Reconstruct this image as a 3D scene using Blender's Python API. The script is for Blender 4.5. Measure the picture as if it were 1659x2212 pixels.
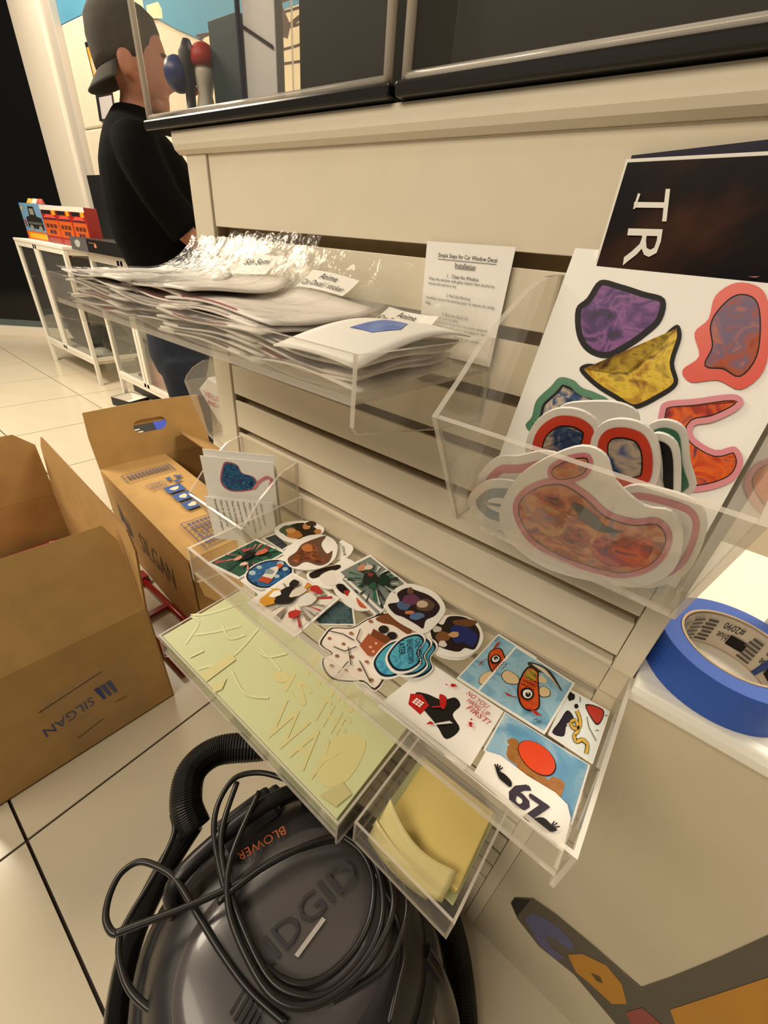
import bpy, bmesh, math, random
from mathutils import Vector, Matrix
random.seed(7)
sc = bpy.context.scene
for _o in list(bpy.data.objects): bpy.data.objects.remove(_o)

# ---------------------------------------------------------------- units and camera
# Layout numbers are in a working unit of 0.72 mm measured from the slat panel's corner; W() turns them into metres.
S, ZF = 0.00072, 1590.0
def W(p): return Vector((p[0]*S, p[1]*S, (p[2]+ZF)*S))
CAM = Vector((809.73, -518.52, -11.23))
CR = ((0.77800468, 0.62264929, 0.08376503), (0.39015077, -0.37432587, -0.8412268), (-0.49243385, 0.68715937, -0.53415437))
FPX, CX, CY = 890.0, 829.5, 1106.0
cd = bpy.data.cameras.new('camera'); cam = bpy.data.objects.new('camera', cd)
sc.collection.objects.link(cam); sc.camera = cam
cd.sensor_fit = 'HORIZONTAL'; cd.sensor_width = 36.0; cd.lens = FPX/1659.0*36.0; cd.clip_start = 0.01; cd.clip_end = 100
_r, _d, _f = Vector(CR[0]), Vector(CR[1]), Vector(CR[2])
cam.matrix_world = Matrix.Translation(W(CAM)) @ Matrix(((_r.x, -_d.x, -_f.x), (_r.y, -_d.y, -_f.y), (_r.z, -_d.z, -_f.z))).to_4x4()

# ---------------------------------------------------------------- world, lights, exposure
wd = bpy.data.worlds.new('world'); sc.world = wd; wd.use_nodes = True
wd.node_tree.nodes['Background'].inputs[0].default_value = (1.0, 0.86, 0.66, 1)
wd.node_tree.nodes['Background'].inputs[1].default_value = 0.13
def area(name, loc, size, power, col=(1.0, 0.86, 0.66), rot=(0, 0, 0)):
    l = bpy.data.lights.new(name, 'AREA'); l.energy = power; l.color = col; l.shape = 'RECTANGLE'; l.size, l.size_y = size
    o = bpy.data.objects.new(name, l); sc.collection.objects.link(o); o.location = loc; o.rotation_euler = rot
    return o
area('ceiling_light_front', (-0.5, -2.25, 2.95), (3.0, 0.9), 78, rot=(math.radians(24), 0, 0))
area('ceiling_light_counter', (1.15, 0.9, 2.75), (1.2, 0.7), 52)
area('ceiling_light_hall', (-2.9, -0.7, 3.0), (1.4, 0.9), 130)
area('ceiling_light_rear', (-3.6, 1.0, 3.1), (2.0, 0.8), 50)
sc.view_settings.view_transform = 'Standard'; sc.view_settings.look = 'None'
sc.view_settings.exposure = 0.0; sc.view_settings.gamma = 1.0; sc.view_settings.use_curve_mapping = False
sc.cycles.transparent_max_bounces = 40; sc.cycles.max_bounces = 10

# ---------------------------------------------------------------- back-projection of measured points on to real planes
def ray(q):
    a, b = (q[0]-CX)/FPX, (q[1]-CY)/FPX
    return Vector([CR[0][i]*a + CR[1][i]*b + CR[2][i] for i in range(3)])
def on(q, ax, v):
    d = ray(q); return CAM + d*((v-CAM[ax])/d[ax])
def onp(q, p0, n):
    d = ray(q); p0 = Vector(p0); return CAM + d*((p0-CAM).dot(n)/d.dot(n))

# ---------------------------------------------------------------- materials
def lin(c):
    if isinstance(c, str): c = tuple(int(c[i:i+2], 16)/255 for i in (0, 2, 4))
    return tuple((x/12.92 if x <= 0.04045 else ((x+0.055)/1.055)**2.4) for x in c) + (1.0,)
MC = {}
def mat(col, rough=0.6, metal=0.0, noise=0.0, scale=60.0, bump=0.0, spec=0.5, coat=0.0, col2=None, key=None):
    k = key or (col, rough, metal, noise, scale, bump, spec, coat, col2)
    if k in MC: return MC[k]
    m = bpy.data.materials.new('m_%d' % len(MC)); m.use_nodes = True; nt = m.node_tree; b = nt.nodes['Principled BSDF']
    c = lin(col); b.inputs['Base Color'].default_value = c; b.inputs['Roughness'].default_value = rough
    b.inputs['Metallic'].default_value = metal; b.inputs['Specular IOR Level'].default_value = spec
    if coat: b.inputs['Coat Weight'].default_value = coat; b.inputs['Coat Roughness'].default_value = 0.08
    if noise or bump or col2:
        tc = nt.nodes.new('ShaderNodeTexCoord'); nz = nt.nodes.new('ShaderNodeTexNoise')
        nz.inputs['Scale'].default_value = scale; nz.inputs['Detail'].default_value = 5.0
        nt.links.new(tc.outputs['Object'], nz.inputs['Vector'])
        if noise or col2:
            rp = nt.nodes.new('ShaderNodeValToRGB')
            if col2: a, z = c, lin(col2)
            else: a, z = tuple(x*(1-noise) for x in c[:3]) + (1,), tuple(min(1, x*(1+noise)) for x in c[:3]) + (1,)
            rp.color_ramp.elements[0].color = a; rp.color_ramp.elements[1].color = z
            rp.color_ramp.elements[0].position, rp.color_ramp.elements[1].position = (0.42, 0.6) if col2 else (0.25, 0.75)
            nt.links.new(nz.outputs['Fac'], rp.inputs['Fac']); nt.links.new(rp.outputs['Color'], b.inputs['Base Color'])
        if bump:
            bp = nt.nodes.new('ShaderNodeBump'); bp.inputs['Strength'].default_value = bump; bp.inputs['Distance'].default_value = 0.002
            nt.links.new(nz.outputs['Fac'], bp.inputs['Height']); nt.links.new(bp.outputs['Normal'], b.inputs['Normal'])
    MC[k] = m; return m
def marble(cols, scale=35.0, rough=0.35):
    """printed cloudy colour wash: several inks mixed by noise"""
    k = ('marble', tuple(cols), scale)
    if k in MC: return MC[k]
    m = bpy.data.materials.new('m_%d' % len(MC)); m.use_nodes = True; nt = m.node_tree; b = nt.nodes['Principled BSDF']
    tc = nt.nodes.new('ShaderNodeTexCoord'); nz = nt.nodes.new('ShaderNodeTexNoise'); rp = nt.nodes.new('ShaderNodeValToRGB')
    nz.inputs['Scale'].default_value = scale; nz.inputs['Detail'].default_value = 6; nz.inputs['Distortion'].default_value = 1.2
    el = rp.color_ramp.elements
    while len(el) < len(cols): el.new(0.5)
    for i, c in enumerate(cols):
        el[i].position = 0.3 + 0.4*i/(len(cols)-1); el[i].color = lin(c)
    nt.links.new(tc.outputs['Object'], nz.inputs['Vector']); nt.links.new(nz.outputs['Fac'], rp.inputs['Fac'])
    nt.links.new(rp.outputs['Color'], b.inputs['Base Color']); b.inputs['Roughness'].default_value = rough; b.inputs['Specular IOR Level'].default_value = 0.2
    MC[k] = m; return m
def clear(name, tint, gloss, haze, haze_col=(0.9, 0.86, 0.8, 1), rough=0.03, wrinkle=0.0, scale=30.0):
    """clear sheet plastic: mostly transparent, fresnel gloss, a trace of surface haze"""
    if name in MC: return MC[name]
    m = bpy.data.materials.new(name); m.use_nodes = True; nt = m.node_tree; nt.nodes.clear()
    out = nt.nodes.new('ShaderNodeOutputMaterial'); tr = nt.nodes.new('ShaderNodeBsdfTransparent'); gl = nt.nodes.new('ShaderNodeBsdfGlossy')
    df = nt.nodes.new('ShaderNodeBsdfDiffuse'); m1 = nt.nodes.new('ShaderNodeMixShader'); m2 = nt.nodes.new('ShaderNodeMixShader')
    fr = nt.nodes.new('ShaderNodeLayerWeight'); fr.inputs['Blend'].default_value = 0.5; pw = nt.nodes.new('ShaderNodeMath'); pw.operation = 'POWER'; pw.inputs[1].default_value = 5.0
    mu = nt.nodes.new('ShaderNodeMath'); mu.operation = 'MULTIPLY_ADD'; mu.inputs[1].default_value = 0.9*gloss; mu.inputs[2].default_value = 0.035*gloss
    gl.inputs['Roughness'].default_value = rough
    tr.inputs['Color'].default_value = tint; df.inputs['Color'].default_value = haze_col; m1.inputs[0].default_value = haze
    if wrinkle:
        nz = nt.nodes.new('ShaderNodeTexNoise'); nz.inputs['Scale'].default_value = scale; nz.inputs['Detail'].default_value = 3
        tc = nt.nodes.new('ShaderNodeTexCoord'); nt.links.new(tc.outputs['Object'], nz.inputs['Vector'])
        bp = nt.nodes.new('ShaderNodeBump'); bp.inputs['Strength'].default_value = wrinkle; bp.inputs['Distance'].default_value = 0.01
        nt.links.new(nz.outputs['Fac'], bp.inputs['Height'])
        nt.links.new(bp.outputs['Normal'], gl.inputs['Normal']); nt.links.new(bp.outputs['Normal'], fr.inputs['Normal'])
    nt.links.new(tr.outputs[0], m1.inputs[1]); nt.links.new(df.outputs[0], m1.inputs[2])
    nt.links.new(fr.outputs['Facing'], pw.inputs[0]); nt.links.new(pw.outputs[0], mu.inputs[0]); mu.use_clamp = True; nt.links.new(mu.outputs[0], m2.inputs[0])
    nt.links.new(m1.outputs[0], m2.inputs[1]); nt.links.new(gl.outputs[0], m2.inputs[2]); nt.links.new(m2.outputs[0], out.inputs[0])
    MC[name] = m; return m
ACR2 = clear('case_face', (0.975, 0.97, 0.955, 1), 0.6, 0.015)
ACR = clear('acrylic_face', (0.975, 0.97, 0.955, 1), 0.8, 0.05)
EDGE = clear('acrylic_edge', (0.75, 0.72, 0.66, 1), 1.0, 0.42, (0.95, 0.88, 0.8, 1), 0.15)
FILM = clear('plastic_film', (0.99, 0.988, 0.98, 1), 0.55, 0.05, (0.92, 0.9, 0.86, 1), 0.14, 0.45, 40)
GLASS = clear('cabinet_glass', (0.88, 0.89, 0.87, 1), 1.0, 0.03)
PAINT = mat('ded3bd', 0.55, noise=0.025, scale=25, bump=0.03)
PAINT2 = mat('e3dacb', 0.5, noise=0.02, scale=20)
WHITE = mat('f0ece4', 0.5)
PAPER = mat('f4f0ea', 0.55)
VINYL = mat('f0ede8', 0.45, spec=0.3)
BLACK = mat('141312', 0.35)
INK = mat('161214', 0.5, spec=0.2)
CARD = mat('b8935a', 0.8, noise=0.10, scale=14, bump=0.08, key='card')
CARDIN = mat('ad7f47', 0.85, noise=0.10, scale=14, bump=0.08, key='cardin')
CARDEDGE = mat('8d6538', 0.9, noise=0.3, scale=300)

# ---------------------------------------------------------------- geometry helpers (all in working units)
class G:
    def __init__(s): s.v, s.f, s.m = [], [], []
    def add(s, vs, fs, mi=0):
        o = len(s.v); s.v += [Vector(p) for p in vs]
        for k, f in enumerate(fs):
            s.f.append([o+i for i in f]); s.m.append(mi[k] if isinstance(mi, (list, tuple)) else mi)
        return s
    def box(s, a, b, mi=0):
        x0, y0, z0 = a; x1, y1, z1 = b
        return s.add([(x0,y0,z0),(x1,y0,z0),(x1,y1,z0),(x0,y1,z0),(x0,y0,z1),(x1,y0,z1),(x1,y1,z1),(x0,y1,z1)],
                     [(0,3,2,1),(4,5,6,7),(0,1,5,4),(1,2,6,5),(2,3,7,6),(3,0,4,7)], mi)
    def obox(s, c, ax, ay, az, mi=0):
        c, ax, ay, az = Vector(c), Vector(ax), Vector(ay), Vector(az)
        vs = [c+i*ax+j*ay+k*az for k in (-1,1) for i, j in ((-1,-1),(1,-1),(1,1),(-1,1))]
        return s.add(vs, [(0,3,2,1),(4,5,6,7),(0,1,5,4),(1,2,6,5),(2,3,7,6),(3,0,4,7)], mi)
    def prism(s, pts, ext, mi=0, side=None):
        n = len(pts); ext = Vector(ext); pts = [Vector(p) for p in pts]; side = mi if side is None else side
        fs = [list(range(n-1,-1,-1)), list(range(n,2*n))] + [(i,(i+1)%n,n+(i+1)%n,n+i) for i in range(n)]
        return s.add(pts+[p+ext for p in pts], fs, [mi, mi]+[side]*n)
    def poly(s, pts, mi=0): return s.add(pts, [list(range(len(pts)))], mi)
    def tube(s, path, r, n=10, mi=0, closed=False, rib=0.0):
        path = [Vector(p) for p in path]; m = len(path); rings = []
        prev = None
        for i, p in enumerate(path):
            a = path[(i-1) % m] if (closed or i > 0) else p; b = path[(i+1) % m] if (closed or i < m-1) else p
            t = (b-a).normalized()
            if prev is None: prev = t.orthogonal().normalized()
            u = (prev - t*prev.dot(t)); u = u.normalized() if u.length > 1e-6 else t.orthogonal().normalized(); prev = u; v = t.cross(u)
            rr = (r[i] if isinstance(r, (list, tuple)) else r) * (1 - rib*(i % 2))
            rings.append([p+u*math.cos(2*math.pi*k/n)*rr+v*math.sin(2*math.pi*k/n)*rr for k in range(n)])
        return s.loft(rings, mi, caps=not closed, closed=closed)
    def loft(s, rings, mi=0, caps=True, closed=False):
        n = len(rings[0]); m = len(rings); fs = []
        for i in range(m if closed else m-1):
            a, b = i*n, ((i+1) % m)*n
            fs += [(a+k, a+(k+1)%n, b+(k+1)%n, b+k) for k in range(n)]
        if caps: fs += [list(range(n-1,-1,-1)), [(m-1)*n+k for k in range(n)]]
        return s.add([p for r in rings for p in r], fs, mi)
    def grid(s, fn, nu, nv, mi=0):
        vs = [fn(i/nu, j/nv) for j in range(nv+1) for i in range(nu+1)]
        fs = [(j*(nu+1)+i, j*(nu+1)+i+1, (j+1)*(nu+1)+i+1, (j+1)*(nu+1)+i) for j in range(nv) for i in range(nu)]
        return s.add(vs, fs, mi)
def ring(c, ax, ay, n=24, p=2.0):
    c, ax, ay = Vector(c), Vector(ax), Vector(ay); out = []
    for k in range(n):
        a = 2*math.pi*k/n; x, y = math.cos(a), math.sin(a)
        out.append(c + ax*(math.copysign(abs(x)**(2/p), x)) + ay*(math.copysign(abs(y)**(2/p), y)))
    return out
def smooth_path(pts, k=6, closed=False):
    pts = [Vector(p) for p in pts]; n = len(pts); out = []
    for i in range(n if closed else n-1):
        p0 = pts[(i-1) % n] if (closed or i > 0) else pts[0]; p1 = pts[i]; p2 = pts[(i+1) % n]
        p3 = pts[(i+2) % n] if (closed or i+2 < n) else pts[-1]
        for j in range(k):
            t = j/k
            out.append(0.5*((2*p1)+(p2-p0)*t+(2*p0-5*p1+4*p2-p3)*t*t+(3*p1-p0-3*p2+p3)*t**3))
    if not closed: out.append(pts[-1])
    return out
def tags(o, label=None, cat=None, group=None, kind=None):
    for k, v in (('label', label), ('category', cat), ('group', group), ('kind', kind)):
        if v: o[k] = v
    return o
def thing(name, base, label=None, cat=None, group=None, kind=None):
    o = bpy.data.objects.new(name, None); o.empty_display_size = 0.02; o.location = W(base)
    sc.collection.objects.link(o); return tags(o, label, cat, group, kind)
def origin_of(o):
    l = Vector(o.location)
    while o.parent: o = o.parent; l = l + Vector(o.location)
    return l
def mk(name, g, mats, parent=None, label=None, cat=None, group=None, kind=None, smooth=False, bevel=0.0, sub=0, solid=0.0):
    ws = [W(p) for p in g.v]
    if parent is not None: org = origin_of(parent)
    else:
        lo = [min(p[i] for p in ws) for i in range(3)]; hi = [max(p[i] for p in ws) for i in range(3)]
        org = Vector(((lo[0]+hi[0])/2, (lo[1]+hi[1])/2, lo[2]))
    me = bpy.data.meshes.new(name); me.from_pydata([tuple(p-org) for p in ws], [], g.f)
    if not isinstance(mats, (list, tuple)): mats = [mats]
    for m in mats: me.materials.append(m)
    me.polygons.foreach_set('material_index', g.m)
    if smooth: me.polygons.foreach_set('use_smooth', [True]*len(g.f))
    bm = bmesh.new(); bm.from_mesh(me)
    if len(g.f) > 1: bmesh.ops.recalc_face_normals(bm, faces=bm.faces)
    bm.to_mesh(me); bm.free(); me.update()
    o = bpy.data.objects.new(name, me); sc.collection.objects.link(o)
    if parent is not None: o.parent = parent
    else: o.location = org
    if bevel:
        b = o.modifiers.new('bevel', 'BEVEL'); b.width = bevel*S; b.segments = 2; b.limit_method = 'ANGLE'; b.angle_limit = math.radians(40)
    if solid:
        d = o.modifiers.new('solid', 'SOLIDIFY'); d.thickness = solid*S; d.offset = 0
    if sub:
        d = o.modifiers.new('sub', 'SUBSURF'); d.levels = d.render_levels = sub
    return tags(o, label, cat, group, kind)

# ---------------------------------------------------------------- flat print: polygons and lettering laid on a quad
TXT = {}
def text2d(s, shear=0.0):
    if (s, shear) in TXT: return TXT[(s, shear)]
    cu = bpy.data.curves.new('lettering', 'FONT'); cu.body = s; cu.resolution_u = 2; cu.fill_mode = 'FRONT'; cu.shear = shear
    ob = bpy.data.objects.new('lettering', cu); me = bpy.data.meshes.new_from_object(ob)
    vs = [(v.co.x, v.co.y) for v in me.vertices]; fs = [tuple(p.vertices) for p in me.polygons]
    x0, x1 = min(v[0] for v in vs), max(v[0] for v in vs); y0, y1 = min(v[1] for v in vs), max(v[1] for v in vs)
    vs = [((x-x0)/(x1-x0), (y-y0)/(y1-y0)) for x, y in vs]
    bpy.data.objects.remove(ob); bpy.data.curves.remove(cu); bpy.data.meshes.remove(me)
    TXT[(s, shear)] = (vs, fs); return vs, fs
def blob(cx, cy, rx, ry, seed=0, irr=0.12, n=22, rot=0.0):
    r = random.Random(seed); ph = [r.uniform(0, 6.28) for _ in range(4)]; out = []
    for k in range(n):
        a = 2*math.pi*k/n; q = 1 + irr*(0.6*math.sin(2*a+ph[0])+0.5*math.sin(3*a+ph[1])+0.4*math.sin(5*a+ph[2]))
        x, y = rx*q*math.cos(a), ry*q*math.sin(a)
        out.append((cx+x*math.cos(rot)-y*math.sin(rot), cy+x*math.sin(rot)+y*math.cos(rot)))
    return out
def scalep(pts, k):
    cx, cy = sum(p[0] for p in pts)/len(pts), sum(p[1] for p in pts)/len(pts)
    return [(cx+(x-cx)*k, cy+(y-cy)*k) for x, y in pts]
def grow(pts, d):
    n = len(pts); ar = sum(pts[i][0]*pts[(i+1) % n][1]-pts[(i+1) % n][0]*pts[i][1] for i in range(n)); sg = 1 if ar > 0 else -1; out = []
    for i in range(n):
        ax, ay = pts[i-1]; bx_, by = pts[(i+1) % n]; dx, dy = bx_-ax, by-ay; L = math.hypot(dx, dy) or 1
        out.append((pts[i][0]+sg*d*dy/L, pts[i][1]-sg*d*dx/L))
    return out
def smooth2(pts, k=4):
    return [(p.x, p.y) for p in smooth_path([(x, y, 0) for x, y in pts], k, True)]
class Print:
    """collects inks on a surface; fn(u, v) gives the 3-D point, nrm the outward normal"""
    def __init__(s, fn, nrm, lift=0.5): s.fn, s.n, s.g, s.mats, s.lift, s.k = fn, Vector(nrm).normalized(), G(), [], lift, 0
    def mi(s, m):
        if m not in s.mats: s.mats.append(m)
        return s.mats.index(m)
    def P(s, u, v): return Vector(s.fn(u, v)) + s.n*(s.lift+s.k*0.16)
    def fill(s, pts, m): s.k += 1; s.g.poly([s.P(u, v) for u, v in pts], s.mi(m)); return s
    def rect(s, u0, v0, u1, v1, m): return s.fill([(u0,v0),(u1,v0),(u1,v1),(u0,v1)], m)
    def line(s, pts, wd, m, asp=1.0):
        s.k += 1
        for (a, b), (c, d) in zip(pts[:-1], pts[1:]):
            dx, dy = c-a, (d-b)*asp; L = math.hypot(dx, dy) or 1; nx, ny = -dy/L*wd/2, dx/L*wd/2/asp
            s.g.poly([s.P(a+nx, b+ny), s.P(c+nx, d+ny), s.P(c-nx, d-ny), s.P(a-nx, b-ny)], s.mi(m))
        return s
    def text(s, t, o, ex, ey, m, shear=0.0):
        """lettering in the parallelogram o, o+ex, o+ey (surface coordinates)"""
        s.k += 1; vs, fs = text2d(t, shear)
        s.g.add([s.P(o[0]+x*ex[0]+y*ey[0], o[1]+x*ex[1]+y*ey[1]) for x, y in vs], fs, s.mi(m)); return s
    def done(s, parent, name='print'):
        if s.g.f: return mk(name, s.g, s.mats, parent)
def quadfn(c):
    a, b, cc, d = [Vector(p) for p in c]      # u runs a->b, v runs a->d
    return lambda u, v: (a*(1-u)+b*u)*(1-v) + (d*(1-u)+cc*u)*v

# ================================================================ THE SETTING
TS = 830.0
fl = thing('floor', (-2000, 0, -1590), kind='structure')
g = G(); g.box((-9500, -2700, -1604), (2600, 4200, -1597)); mk('grout_bed', g, mat('2b211b', 0.9), fl)
TILE = mat('cfc4ae', 0.2, noise=0.03, scale=6)
tile_me = None
for i in range(-12, 4):
    for j in range(-3, 4):
        x0, y0 = -247.6 + TS*i, -705.6 + TS*j
        if tile_me is None:
            g = G(); g.box((x0+4, y0+4, -1597), (x0+TS-4, y0+TS-4, -1590))
            o = mk('tile', g, TILE, fl); tile_me = o.data; base = (x0, y0)
        else:
            o = bpy.data.objects.new('tile', tile_me); sc.collection.objects.link(o); o.parent = fl
            o.location = ((x0-base[0])*S, (y0-base[1])*S, 0)

# far storefront: dark glass on a white kerb, a white pillar, a beige wall with a painted band above
a, b = Vector((-9000, 198, 0)), Vector((-7000, 2352, 0)); dr = (b-a).normalized(); nr = Vector((dr.y, -dr.x, 0))
wl = thing('wall_left', (-8000, 1275, -1590), kind='structure')
def slab(p, q, z0, z1, t): return G().prism([Vector((p.x, p.y, z0)), Vector((q.x, q.y, z0)), Vector((q.x, q.y, z1)), Vector((p.x, p.y, z1))], -nr*t)
mk('glass', slab(a, b, -1380, 2600, 60), mat('070708', 0.12), wl)
mk('bottom_rail', slab(a+nr*12, b+nr*12, -1470, -1380, 60), mat('55605f', 0.4), wl)
mk('header', slab(a+nr*6, b+nr*6, 2050, 2800, 60), mat('33342b', 0.35), wl)  # olive reflection in the dark glass, painted as a slab of its own
g = slab(a+nr*60, b+nr*60, -1590, -1468, 120); mk('baseboard_left', g, PAINT2, None, kind='structure')
g = G(); g.box((-6960, 2150, -1590), (-6170, 2360, 2600)); mk('pillar_white', g, PAINT2, None, kind='structure', bevel=6)
g = G(); g.box((-6168, 2190, -1590), (-5960, 2330, 2600)); mk('trim_1', g, mat('b9b2a8', 0.5), None, kind='structure', bevel=4)
wr = thing('wall_rear', (-3000, 2260, -1590), kind='structure')
g = G(); g.box((-5960, 2260, 1700), (2400, 2330, 2800)); mk('painted_band', g, mat('4f93b5', 0.6, noise=0.06, scale=4), wr)
g = G(); g.box((-5960, 2260, 880), (2400, 2330, 1700)); mk('upper_panel', g, PAINT, wr, bevel=14)
g = G(); g.box((-5960, 2250, -240), (2400, 2330, 866)); mk('middle_panel', g, PAINT, wr, bevel=14)
g = G(); g.box((-5960, 2260, -1590), (2400, 2330, -254)); mk('lower_panel', g, PAINT, wr, bevel=14)
# castle-like mural painted on the rear wall: cream blocks with brown joints under the blue
pm = Print(lambda u, v: Vector((u, 2248, v)), (0, -1, 0), lift=2)
def mp(pts): return [(p.x, p.z) for p in (on(q, 1, 2248) for q in pts)]
CREAM, BROWN = mat('ead9b4', 0.7, noise=0.05, scale=5), mat('4a2f22', 0.7)
pm.fill(mp([(300, -40), (900, -140), (900, 60), (560, 90), (470, 96), (430, 84), (380, 62), (340, 40), (312, 22)]), mat('4f93b5', 0.6, noise=0.06, scale=4))
pm.fill(mp([(500, 72), (560, 40), (640, 12), (700, -10), (900, -60), (900, 260), (400, 260), (420, 120), (455, 60), (478, 80)]), CREAM)
pm.fill(mp([(316, 12), (342, 4), (350, 20), (352, 40), (320, 40)]), CREAM)
for q in ([(425,78),(455,72),(510,45),(560,22),(640,-8)], [(590,33),(630,22),(668,10)], [(590,68),(640,55),(668,44)], [(595,112),(640,100),(670,88)], [(430,84),(458,72)], [(450,110),(470,105)], [(600,140),(670,130)]):
    pm.line(mp(q), 14, BROWN)
pm.fill(mp([(580,-10),(600,-10),(628,54),(622,84),(606,78),(612,58)]), BROWN); pm.line(mp([(626,56),(645,40),(668,32)]), 26, BROWN)
pm.done(wr, 'mural')
# posters on that wall, mostly behind the person
for lab, c0, pts in (('orange and black poster edge showing behind the person\'s cap', 'd89a3c', [(184,92),(200,88),(222,170),(206,180)]),
                     ('black and white poster behind the person\'s neck', '1c1a1a', [(203,178),(236,168),(250,260),(216,262)])):
    c = [on(q, 1, 2246) for q in pts]
    p = thing('poster', c[3], lab, 'poster')
    mk('sheet', G().prism(c, (0, -5, 0)), mat(c0, 0.5), p)
    pp = Print(quadfn(c), (0, -1, 0), 6)
    if c0 == 'd89a3c': pp.rect(0, 0, 1, 0.12, BLACK).fill(blob(.5, .62, .3, .28, 3), mat('d9b79a', .5)).rect(0, .0, .08, 1, BLACK)
    else: pp.rect(.2, .4, 1, .95, mat('b9b4b4', .5)).rect(.3, .05, .9, .2, mat('d9d6c8', .5))
    pp.done(p)
g = G(); g.box((-5600, 1960, -560), (-4300, 2246, -535)); mk('wall_shelf', g, WHITE, None, 'white shelf board on the rear wall behind the black shirt', 'shelf', bevel=4)
g = G(); g.box((-5560, 2000, -535), (-4500, 2240, 420)); mk('display_board', g, mat('0b0a0a', .6), None, 'tall black board standing on the white shelf behind the person', 'board', bevel=4)

# ---------------------------------------------------------------- slat panel fixture
sw = thing('slatwall_fixture', (411, 100, -1590), 'cream slatwall fixture with dark grooves holding the acrylic trays', 'display fixture')
PITCH, GR = 76.2, 15.1
tops = [(0, 101)] + [(-(k)*PITCH, -(k-1)*PITCH-GR) for k in range(1, 20)]
for z0, z1 in tops:
    zu = z1-9 if z1 < 90 else z1; zl_ = z0+9
    g = G(); g.prism([(1, 0, z0), (1, 0, z1), (1, 6, z1), (1, 6, zu), (1, 26, zu), (1, 26, zl_), (1, 6, zl_), (1, 6, z0)], (856, 0, 0))
    mk('slat', g, PAINT, sw, bevel=0.8)
g = G(); g.box((0, 0, -1590), (857, 24, tops[-1][0]-GR)); mk('kickboard', g, PAINT, sw)
g = G(); g.box((-63, 32, -1590), (885, 300, 101)); mk('core', g, mat('a89878', .7), sw)
g = G(); g.box((0, 26, -1590), (857, 32, 101)); mk('backing', g, mat('a38d6c', .8, noise=.1, scale=80), sw)  # browner than the slat paint: groove shade put into the backing colour
g = G(); g.box((-64, -2, -1590), (-4, 32, 101)); mk('stile', g, PAINT, sw, bevel=1.5)
g = G(); g.box((-3, 3, -1590), (1, 32, 101)); mk('joint_strip', g, mat('8f8064', .6), sw)
g = G(); g.box((858, -2, -1590), (886, 32, 101)); mk('stile', g, PAINT, sw, bevel=1.5)
g = G(); g.prism([(-84, -14, 132), (-84, -14, 113), (-84, -11, 106), (-84, -4, 101), (-84, 320, 101), (-84, 320, 132)], (992, 0, 0))
mk('cap', g, mat('e0d6c2', .45, noise=.02, scale=20), sw, bevel=3)

# counter to the right, with its painted front
ct = thing('counter', (1350, 200, -1590), 'low counter with glossy white top beside the slatwall and mural paint on its front', 'counter')
g = G(); g.box((887, 0, -1590), (2300, 480, -498)); mk('front_panel', g, mat('cfc4ab', .5, noise=.03, scale=12), ct)
g = G(); g.prism([(888, -26, -492), (888, -26, -478), (888, -20, -468), (888, -8, -466), (888, 500, -466), (888, 500, -498), (888, -18, -498)], (1420, 0, 0))
mk('worktop', g, mat('f3efe4', .3), ct, bevel=3)
pm = Print(lambda u, v: Vector((u, 0, v)), (0, -1, 0), lift=1.0)
def mc(pts): return [(p.x, p.z) for p in (on(q, 1, -1) for q in pts)]
GREY, VIO, ORG = mat('5e574b', .6, noise=.05, scale=8), mat('5f5f86', .6, noise=.08, scale=14), mat('c48a2c', .6, noise=.05, scale=8)
pm.fill(mc([(1103,1950),(1112,1938),(1150,1940),(1200,1975),(1290,2050),(1385,2132),(1450,2110),(1560,2065),(1659,2020),(1700,2000),(1700,2290),(1380,2290),(1330,2212),(1240,2105),(1165,2045),(1118,1985)]), GREY)
pm.fill(mc([(1104,1952),(1112,1939),(1146,1944),(1116,1980)]), mat('241c1d', .6))
pm.fill(mc([(1135,1985),(1150,1972),(1180,1985),(1215,2010),(1240,2040),(1232,2052),(1200,2030),(1178,2018),(1190,2045),(1220,2068),(1200,2072),(1165,2040)]), VIO)
pm.fill(mc([(1227,2062),(1258,2060),(1310,2085),(1343,2125),(1354,2168),(1322,2168),(1270,2120),(1245,2100)]), ORG)
pm.fill(mc([(1276,2100),(1296,2108),(1303,2124),(1288,2118)]), mat('5b4a20', .6))
pm.fill(mc([(1448,2180),(1659,2110),(1700,2096),(1700,2300),(1490,2300)]), ORG)
pm.fill(mc([(1352,2185),(1388,2176),(1430,2212),(1480,2300),(1400,2300)]), mat('9a4d45', .6))
pm.line(mc([(1150,1938),(1200,1972),(1290,2047),(1390,2138)]), 2.0, mat('8a8570', .6))
pm.done(ct, 'mural_paint')

# ---------------------------------------------------------------- acrylic trays and holders
def panel(name, pts, ext, parent, m=None):
    g = G(); g.prism(pts, ext, 0, 1); return mk(name, g, [m or ACR, EDGE], parent)
def tray(x0, x1, zt, zf, label, front=None, dz=0.0, depth=262):
    t = thing('acrylic_tray', ((x0+x1)/2, -depth/2, zf), label, 'tray', 'clear acrylic trays hooked on the slatwall')
    T = 5
    panel('floor_panel', [(x0+T, -1, zf), (x1-T, -1, zf), (x1-T, -depth+T, zf+dz), (x0+T, -depth+T, zf+dz)], (0, 0, T), t)
    panel('front_lip', [(x0+T, -depth, zf+dz), (x1-T, -depth, zf+dz), (x1-T, -depth, zt+dz), (x0+T, -depth, zt+dz)], (0, T, 0), t)
    panel('back_panel', [(x0+T, -1, zf+T), (x1-T, -1, zf+T), (x1-T, -1, zt), (x0+T, -1, zt)], (0, -T, 0), t)
    for xa in (x0, x1-T):
        panel('side_panel', [(xa, -1, zt), (xa, -depth, zt+dz), (xa, -depth-1, zf+dz-18), (xa, -depth+5, zf+dz-26), (xa, -depth+14, zf+dz-28), (xa, -120, zf-48), (xa, -1, zf-66)], (T, 0, 0), t)
    return t
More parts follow.
